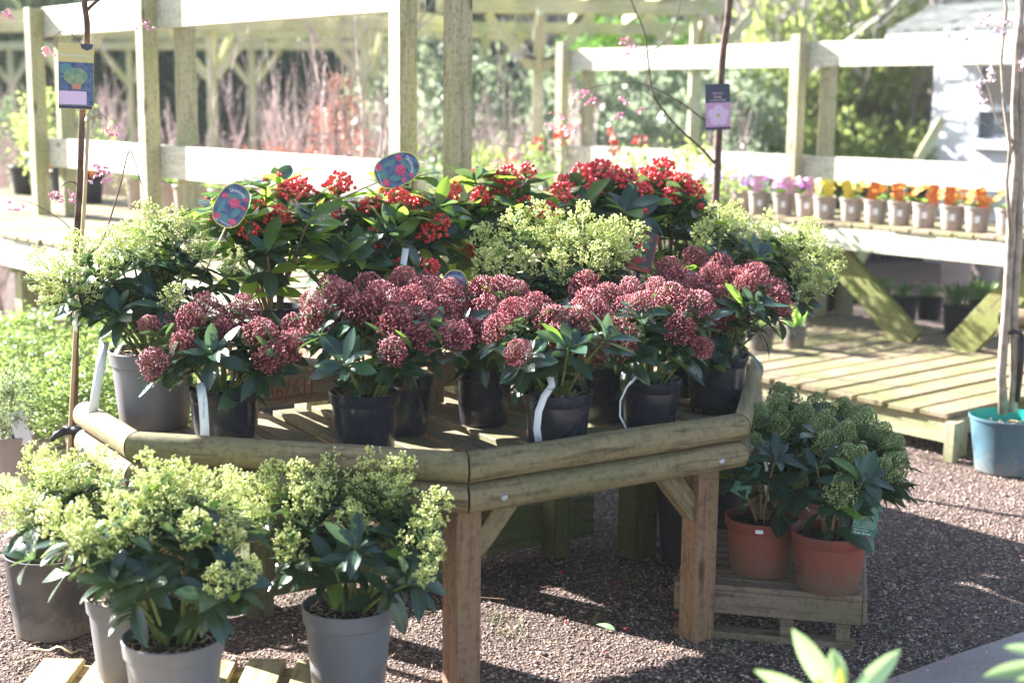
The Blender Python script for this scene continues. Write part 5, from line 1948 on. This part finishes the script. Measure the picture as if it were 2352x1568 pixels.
# 2 dark cherry tag on the right tree
c = at_y(1649, 246, 5.93)
root = thing('plant_tag', 'dark picture tag of a pale pink blossom, hung on the right cherry trunk', 'plant tag', tuple(c))
Mt = face_frame(c, CAM_LOC - c, roll=rad(3))
W_, H_ = .100, .186
put('card', box_mesh(W_, H_, .0012, .0003, 'tg2'), root, Mt, M_TNAVY)
flat('picture', rect(-W_ / 2, -H_ / 2 + .012, W_ / 2, .018), .0012, M_TLILAC2, root, Mt)
for k in range(5):
    a = 1.5708 + k * 1.2566
    flat('petal_print', disc(.002 + .024 * math.cos(a), -.034 + .024 * math.sin(a), .021, .02, 16), .0016 + .0002 * k, M_TLILAC, root, Mt)
flat('stamen_print', [(.002 + (.013 if k % 2 == 0 else .004) * math.cos(1.57 + k * .628), -.034 + (.013 if k % 2 == 0 else .004) * math.sin(1.57 + k * .628)) for k in range(10)], .003, M_TGOLD, root, Mt)
lett('PRUNUS', .011, 0, .055, M_TLILAC, root, Mt, .0016)
lett('Rosea', .0125, 0, .041, M_WHITE, root, Mt, .0016)
lett('FLOWERING CHERRY', .0072, 0, .027, M_WHITE, root, Mt, .0016)
for y in (.048, .034):
    flat('rule', rect(-.03, y, .03, y + .0006), .0014, M_TPINK, root, Mt)


# 3 oval tags
def oval(label, c, roll, s, tilt=Vector((0, 0, 0))):
    root = thing('plant_tag', label, 'plant tag', tuple(c), 'oval berry picture tags')
    Mt = face_frame(c, CAM_LOC - c + tilt, roll=roll) @ Matrix.Scale(s, 4)

    def outline(k):
        pts = []
        for i in range(40):
            a = 6.2832 * i / 40
            x = math.copysign(abs(math.cos(a)) ** .8, math.cos(a)) * .038
            y = math.copysign(abs(math.sin(a)) ** .85, math.sin(a)) * .054
            x *= 1 + .05 * (-y / .054)
            pts.append((x * k, y * k))
        return pts
    flat('card', outline(1.0), 0, M_TEDGE, root, Mt, .0015)
    flat('picture', outline(.945), .0008, M_TBLUE, root, Mt)
    rr = random.Random(5)
    for (x, y, a, b, t, mt) in [(-.006, -.034, .018, .009, .1, M_TTEAL), (.014, .030, .016, .006, .3, M_TTEAL), (-.02, -.012, .006, .016, 0, M_TTEAL), (.016, -.012, .007, .014, -.4, M_TTEAL), (-.008, .02, .014, .006, .2, M_TTEAL)]:
        pts = [(x + (p[0]) * math.cos(t) - p[1] * math.sin(t), y + p[0] * math.sin(t) + p[1] * math.cos(t)) for p in disc(0, 0, a, b, 12)]
        flat('leaf_print', pts, .0012, mt, root, Mt)
    for (x, y, r_) in [(.004, .008, .0135), (-.024, .014, .008), (.027, .006, .006), (-.02, -.036, .008), (.018, -.034, .009), (.024, .026, .006)]:
        pts = [(x + r_ * (1 + .14 * math.cos(7 * t)) * math.cos(t), y + r_ * .85 * (1 + .14 * math.cos(7 * t)) * math.sin(t)) for t in np.linspace(0, 6.2, 28)]
        flat('berry_print', pts, .0018, M_TPINK, root, Mt)
    lett('Skimmia', .0128, 0, .036, M_WHITE, root, Mt, .0024, bend=.032)
    lett('ssp. reevesiana', .0075, 0, -.0435, M_WHITE, root, Mt, .0024)
    mb = MB()
    mb.tube([(0.01, -.05, -.002), (.012, -.12, -.004), (.014, -.2, -.01)], [.0022, .002, .002], 6)
    put('stick', mb.mesh('stick', True, M_CANE), root, Mt)


oval('oval berry picture tag standing upright among bright leaves on the left', at_y(532, 472, 4.22 * TS), rad(-27), 1.22)
oval('oval berry picture tag lying tilted on its side at the back of the tier', at_y(912, 390, 4.72 * TS), rad(-68), 1.38)
oval('oval berry picture tag sunk among maroon buds with only its arched top showing', at_y(1044, 662, 4.46 * TS), rad(-4), 1.05)
# 4 black and red card
c = at_y(1476, 578, 4.74 * TS)
root = thing('plant_tag', 'black and red picture card with berries, propped beside the pale green blooms', 'plant tag', tuple(c))
Mt = face_frame(c, CAM_LOC - c, roll=rad(0)) @ Matrix(((1, .25, 0, 0), (0, 1, 0, 0), (0, 0, 1, 0), (0, 0, 0, 1)))
Mt = face_frame(c, CAM_LOC - c, roll=rad(-13))
W_, H_ = .078, .125
put('card', box_mesh(W_, H_, .0014, .0003, 'tg4'), root, Mt, M_TREDC)
flat('picture', rect(-W_ / 2 + .0005, -H_ / 2 + .014, W_ / 2 - .003, H_ / 2 - .001), .0013, M_TBLACK, root, Mt)
for x, y, a, b, t in [(-.004, .038, .014, .007, .9), (.012, .042, .012, .005, 1.1), (-.018, .0, .012, .006, .4), (.01, .02, .011, .007, -.6), (-.012, -.012, .014, .007, -.5), (.004, -.016, .012, .006, .7), (-.028, .05, .008, .005, 1)]:
    pts = [(x + p[0] * math.cos(t) - p[1] * math.sin(t), y + p[0] * math.sin(t) + p[1] * math.cos(t)) for p in disc(0, 0, a, b, 10)]
    flat('leaf_print', pts, .0018, M_TGREEN, root, Mt)
for x, y, r_ in [(-.022, .038, .010), (-.008, .05, .007), (-.014, .016, .012), (.008, .010, .007), (-.022, -.008, .006), (-.012, -.032, .014), (.010, -.022, .008), (.018, .042, .006)]:
    pts = [(x + r_ * (1 + .12 * math.cos(8 * t)) * math.cos(t), y + r_ * (1 + .12 * math.cos(8 * t)) * math.sin(t)) for t in np.linspace(0, 6.2, 26)]
    flat('berry_print', pts, .0022, M_TRED, root, Mt)
lett('Skimmia', .012, .008, -.047, M_TGOLD, root, Mt, .002)
board('stick', c + Vector((-.02, .01, -.28)), c + Vector((-.012, .004, -.05)), .012, .002, M_TBLACK, root, up=Vector((0, -1, 0)))
# 5 green label in the right terracotta pot
c = at_y(1989, 1187, 3.905)
root = thing('plant_tag', 'green picture label with white lettering standing in the corner terracotta pot', 'plant tag', tuple(c))
Mt = face_frame(c, CAM_LOC - c, roll=rad(-5))
W_, H_ = .068, .106
pts = [(-W_ / 2, -H_ / 2), (W_ / 2, -H_ / 2), (W_ / 2, H_ / 2 - .012), (W_ / 2 - .004, H_ / 2 - .004), (W_ / 2 - .014, H_ / 2), (-W_ / 2 + .014, H_ / 2), (-W_ / 2 + .004, H_ / 2 - .004), (-W_ / 2, H_ / 2 - .012)]
flat('card', pts, 0, M_TDGREEN, root, Mt, .0012)
flat('picture', [(x * .97, max(y * .98, -.028)) for x, y in pts], .0006, M_TSAGE, root, Mt)
for x, y, r_ in [(-.012, .008, .016), (.016, .026, .013), (.012, -.012, .012)]:
    pts2 = [(x + r_ * (1 + .1 * math.cos(9 * t)) * math.cos(t), y + r_ * (1 + .1 * math.cos(9 * t)) * math.sin(t)) for t in np.linspace(0, 6.2, 28)]
    flat('flower_print', pts2, .001, M_TOLIVE, root, Mt)
flat('rule', rect(-W_ / 2 + .003, -.031, W_ / 2 - .006, -.0302), .001, M_WHITE, root, Mt)
lett('Skimmia confusa', .0062, -.008, -.0375, M_WHITE, root, Mt, .0008)
lett("'Kew Green'", .0098, -.003, -.0465, M_WHITE, root, Mt, .0008)
# 6 faded green label in the left terracotta pot, leaning
c = at_y(1712, 1098, 4.02)
root = thing('plant_tag', 'faded green label leaning over the rim of the stickered terracotta pot', 'plant tag', tuple(c))
Mt = face_frame(c, CAM_LOC - c + Vector((-2.2, 0, 0)), roll=rad(-18))
put('card', box_mesh(.06, .11, .0012, .0003, 'tg6'), root, Mt, M_TSAGE)
flat('picture', rect(-.029, -.015, .029, .053), .0012, M_TDGREEN, root, Mt)
flat('flower_print', disc(-.004, .02, .016, .02, 14), .0016, M_TTEAL, root, Mt)
# price sticker on the terracotta pot
c = at_y(1744, 1219, 4.02)
d = (Vector((at_y(1767, 1200, 4.13).x, 4.13, c.z)) - c)
nrm = Vector((c.x - vloc(1767, 4.13, 0)[0], c.y - 4.13, 0)).normalized()
pc = Vector(vloc(1767, 4.13, PZ2)) + nrm * 0.1135 + Vector((0, 0, .154))
o = put('price_sticker', mesh_from('price_sticker', [(-.010, -.0055, 0), (.010, -.0055, 0), (.012, 0, 0), (.010, .0055, 0), (-.010, .0055, 0), (-.012, 0, 0), (-.010, -.0055, -.0012), (.010, -.0055, -.0012), (.012, 0, -.0012), (.010, .0055, -.0012), (-.010, .0055, -.0012), (-.012, 0, -.0012)],
        [(0, 1, 2, 3, 4, 5)] + [(i, 6 + i, 6 + (i + 1) % 6, (i + 1) % 6) for i in range(6)], False, M_WHITE), None, face_frame(pc, nrm))
tag(o, 'small white price sticker on the rim of the left terracotta pot', 'sticker')


# strap tags: thin ribbons that hang from the stems
def strap(label, pts, w, mat, nrm=Vector((0, -1, 0)), ink=False):
    V, F = [], []
    n = len(pts)
    for i, p in enumerate(pts):
        d = (pts[min(i + 1, n - 1)] - pts[max(i - 1, 0)]).normalized()
        s = d.cross(nrm).normalized() * w / 2
        t = d.cross(s).normalized() * .0006
        V += [p - s - t, p + s - t, p + s + t, p - s + t]
    for i in range(n - 1):
        for k in range(4):
            F.append((i * 4 + k, i * 4 + (k + 1) % 4, i * 4 + 4 + (k + 1) % 4, i * 4 + 4 + k))
    F += [(3, 2, 1, 0), (n * 4 - 4, n * 4 - 3, n * 4 - 2, n * 4 - 1)]
    o = put('strap_tag', mesh_from('strap_tag', V, F, True, mat), None)
    tag(o, label, 'plant tag', 'white strap tags')
    return o


o = strap('white strap tag with black print hanging straight down over the left black pot', yv(3.79 * TS, (460, 880, .03), (466, 920, .005), (470, 980), (471, 1046, -.01)), .024, M_WHITE)
c = at_y(468, 935, 3.783 * TS)
Mt = face_frame(c, CAM_LOC - c, roll=rad(88))
m_ = text_mesh('SKIMMIA RUBELLA 3L', .0065, .0002)
put('lettering', m_, o, Mt @ T((0, 0, .002)), M_INK)
c = at_y(473, 1010, 3.776 * TS)
put('lettering', text_mesh('3.5L', .010, .0002), o, face_frame(c, CAM_LOC - c, roll=rad(20)) @ T((0, 0, .002)), M_INK)
strap('lilac white strap tag looped round a stem, curling down a black pot', yv(3.83 * TS, (1262, 860, .02), (1268, 885, .01), (1250, 910), (1237, 945, -.01), (1233, 985, -.012), (1238, 1018, -.012)), .019, M_WHITE)
strap('cream strap tag curling in a thin arc beside the second pot from right', yv(4.03 * TS, (1463, 865, .03), (1440, 888, .01), (1425, 920), (1424, 955), (1438, 983, -.005)), .008, M_WHITE, Vector((.75, -.66, 0)))
strap('blank white strap tag hanging outside the big grey pot, left of it', yv(4.08 * TS, (240, 785, .03), (230, 840), (220, 900, -.01), (212, 960, -.015)), .026, M_WHITE)
strap('small square white label standing among the leaves at the right corner of the table', yv(4.42 * TS, (1722, 712), (1738, 708), (1754, 704)), .030, M_WHITE, Vector((0, -1, .3)))
strap('narrow white strap tag hanging into the stickered terracotta pot', yv(4.05, (1752, 1040), (1761, 1075), (1758, 1110), (1765, 1150, .03)), .009, M_WHITE)
strap('grey white strap tag dangling between the berried stems behind the maroon buds', yv(4.5 * TS, (932, 570), (926, 610), (922, 660)), .02, M_WHITE)

# ------------------------------------------------------------------ rhododendron leaves poking in at the bottom
M_RHODO = leafmat('pale_rhododendron_leaf', (0.16, 0.26, 0.13), (0.24, 0.36, 0.20), (0.3, 0.4, 0.2), 0.3, 0.4, rib=True, tcol=(0.5, 0.7, 0.3))
M_RHODOY = leafmat('yellow_young_leaf', (0.5, 0.5, 0.08), (0.6, 0.58, 0.12), (0.5, 0.5, 0.1), 0.3, 0.4, rib=False, tcol=(0.7, 0.7, 0.1))


def rhodo(label, px, Y, leaves):
    base = at_y(px, 1640, Y)
    root = thing('leafy_plant', label, 'plant', (base.x, Y, 0), 'pale leaved plants in the near foreground')
    pot_parts(root, .11, .2, M_DARKPOT)
    mb = MB()
    mb.tube([(base.x, Y, .18), (base.x + .01, Y, .35), (base.x, Y, base.z)], [.008, .007, .005], 7)
    put('stem', mb.mesh('stem', True, M_STEMG), root)
    for (bx_, by_, tx, ty, dy, w, mt) in leaves:
        p0, p1 = at_y(bx_, by_, Y), at_y(tx, ty, Y + dy)
        L = (p1 - p0).length
        m = leaf_mesh(L, w, R.uniform(.0, .1), .45, R.uniform(-.3, .3))
        m.materials.append(mt)
        put('leaf', m, root, frame(p1 - p0, Vector((R.uniform(-.5, .1), -.9, .6)), p0), mt)
    for k in range(9):
        a = k * 2.4
        m = LEAVES[k % 8]
        put('leaf', m, root, T((base.x, Y, base.z - .06 - .01 * k)) @ frame(Vector((math.cos(a), math.sin(a), .1))) @ Matrix.Scale(1.3, 4), M_RHODO)


rhodo('pale green pointed leaves of a young plant rising into the bottom right', 1920, 2.15,
      [(1915, 1600, 1828, 1450, -.03, .036, M_RHODO), (1935, 1610, 1912, 1488, .03, .034, M_RHODO), (1940, 1620, 2068, 1492, -.01, .032, M_RHODO), (1900, 1620, 1742, 1540, -.05, .026, M_RHODO),
       (1935, 1605, 1930, 1530, 0, .012, M_RHODOY), (1955, 1620, 1990, 1545, .02, .016, M_RHODOY), (1905, 1615, 1878, 1555, -.02, .012, M_RHODOY)])
rhodo('pale green leaves of a second young plant entering from the right edge', 2420, 2.15,
      [(2420, 1520, 2258, 1552, -.02, .026, M_RHODO), (2420, 1500, 2305, 1485, 0, .018, M_RHODO), (2430, 1560, 2335, 1560, -.03, .02, M_RHODO)])

# ------------------------------------------------------------------ litter on the ground
V, F = [], []
for i in range(150):
    if i < 90:
        x, y = R.uniform(.9, 2.4), R.uniform(3.7, 5.2)
    else:
        x, y = R.uniform(-1.6, 1.0), R.uniform(3.3, 4.8)
    s = R.uniform(.003, .006)
    a = R.uniform(0, 6.28)
    c = Vector((x, y, .011 + R.uniform(0, .003)))
    d = Vector((math.cos(a), math.sin(a), R.uniform(-.2, .4))) * s
    e = Vector((-math.sin(a), math.cos(a), R.uniform(-.2, .4))) * s * .8
    b = len(V)
    V += [c - d, c + e, c + d, c - e]
    F.append((b, b + 1, b + 2, b + 3))
o = put('fallen_petals', mesh_from('fallen_petals', V, F, False, M_PINK))
o['kind'] = 'stuff'
for i, (vx, vy) in enumerate([(1290, 1313), (1300, 1427), (1552, 1413), (1436, 1442), (1410, 1338), (1387, 1496)]):
    p = at_z(vx, vy, .014)
    m = bpy.data.meshes.get('fallen_berry') or np_mesh('fallen_berry', ICO2[0] * .005, ICO2[1], M_BERRY, True)
    o = put('fallen_berry', m, None, T(p))
    tag(o, 'single red berry fallen on the gravel under the table', 'berry', 'fallen berries under the table')
for vx, vy, sz, lab in [(1497, 1250, 1.1, 'long green leaf fallen on the gravel near the far table legs'), (1369, 1433, .7, 'pale green leaf fallen on the gravel between shade and sun patch'), (1247, 1385, .4, 'small curled brown leaf on the gravel beside the sun patch')]:
    p = at_z(vx, vy, .016)
    m = leaf_mesh(.09, .034, .12, .4, .5)
    o = put('fallen_leaf', m, None, T(p) @ Matrix.Rotation(R.uniform(-.6, .6), 4, 'Z') @ Matrix.Scale(sz, 4), M_RHODO if 'brown' not in lab else M_CANE)
    tag(o, lab, 'leaf')
p = at_z(1440, 1218, .014)
mb = MB()
mb.tube([(.026 * math.cos(a), .026 * math.sin(a), 0) for a in np.linspace(0, 6.283, 24)], [.0035] * 24, 6, False)
o = put('plastic_ring', mb.mesh('plastic_ring', True, M_WHITE), None, T(p))
tag(o, 'pale plastic ring lying flat on the shaded gravel under the table', 'ring')
p = at_z(110, 1500, .012)
M_PAPER = plain('brown_paper', (0.5, 0.36, 0.2), .7)
o = strap('', [p + Vector((x, 0.012 * math.sin(x * 60), .006 + .012 * abs(math.sin(x * 45)))) for x in np.linspace(-.05, .09, 9)], .016, M_PAPER, Vector((0, 0, 1)))
o.name = 'paper_strip'
tag(o, 'torn brown paper strip on the gravel in front of the big black pot', 'paper strip')
if 'group' in o:
    del o['group']
# grass tufts and fallen straws round the sun patch
V, F = [], []
for (vx, vy, n) in [(1150, 1420, 50), (1170, 1460, 40), (1440, 1330, 25), (1365, 1425, 14), (1290, 1400, 12), (1660, 1490, 24), (700, 1380, 40), (1350, 1455, 12), (60, 1520, 20)]:
    p = at_z(vx, vy, .005)
    for k in range(n):
        c = p + Vector((R.gauss(0, .03), R.gauss(0, .03), 0))
        h_ = R.uniform(.008, .035)
        e = Vector((R.gauss(0, 1), R.gauss(0, 1), 0)).normalized() * .0013
        b = len(V)
        V += [c - e, c + e, c + Vector((R.gauss(0, .014), R.gauss(0, .014), h_))]
        F.append((b, b + 1, b + 2))
o = put('grass_tufts', mesh_from('grass_tufts', V, F, False, M_GRASS))
o['kind'] = 'stuff'
V, F = [], []
for k in range(420):
    x, y = R.uniform(-1.6, 1.6), R.uniform(3.1, 5.0)
    c = Vector((x, y, R.uniform(.012, .02)))
    a = R.uniform(0, 3.14)
    d = Vector((math.cos(a), math.sin(a), R.uniform(-.08, .08))) * R.uniform(.01, .05)
    e = Vector((-math.sin(a), math.cos(a), 0)) * R.uniform(.0006, .0016)
    b = len(V)
    V += [c - d - e, c + d - e, c + d + e, c - d + e]
    F.append((b, b + 1, b + 2, b + 3))
o = put('plant_litter', mesh_from('plant_litter', V, F, False, M_CHIP))
o['kind'] = 'stuff'

# ------------------------------------------------------------------ thin haze volume added to wash the distance out like veiling glare
hm = MB()
hm.box((-62, -32, -1.3), (62, 92, 18))
hmat = bpy.data.materials.new('haze')
hmat.use_nodes = True
hnt = hmat.node_tree
hnt.nodes.clear()
ho = hnt.nodes.new('ShaderNodeOutputMaterial')
hp = hnt.nodes.new('ShaderNodeVolumePrincipled')
hp.inputs['Color'].default_value = (0.95, 0.95, 0.97, 1)
hp.inputs['Density'].default_value = 0.0011
hp.inputs['Anisotropy'].default_value = 0.0
hnt.links.new(hp.outputs[0], ho.inputs['Volume'])
o = put('haze', hm.mesh('haze', False, hmat))
o['kind'] = 'stuff'
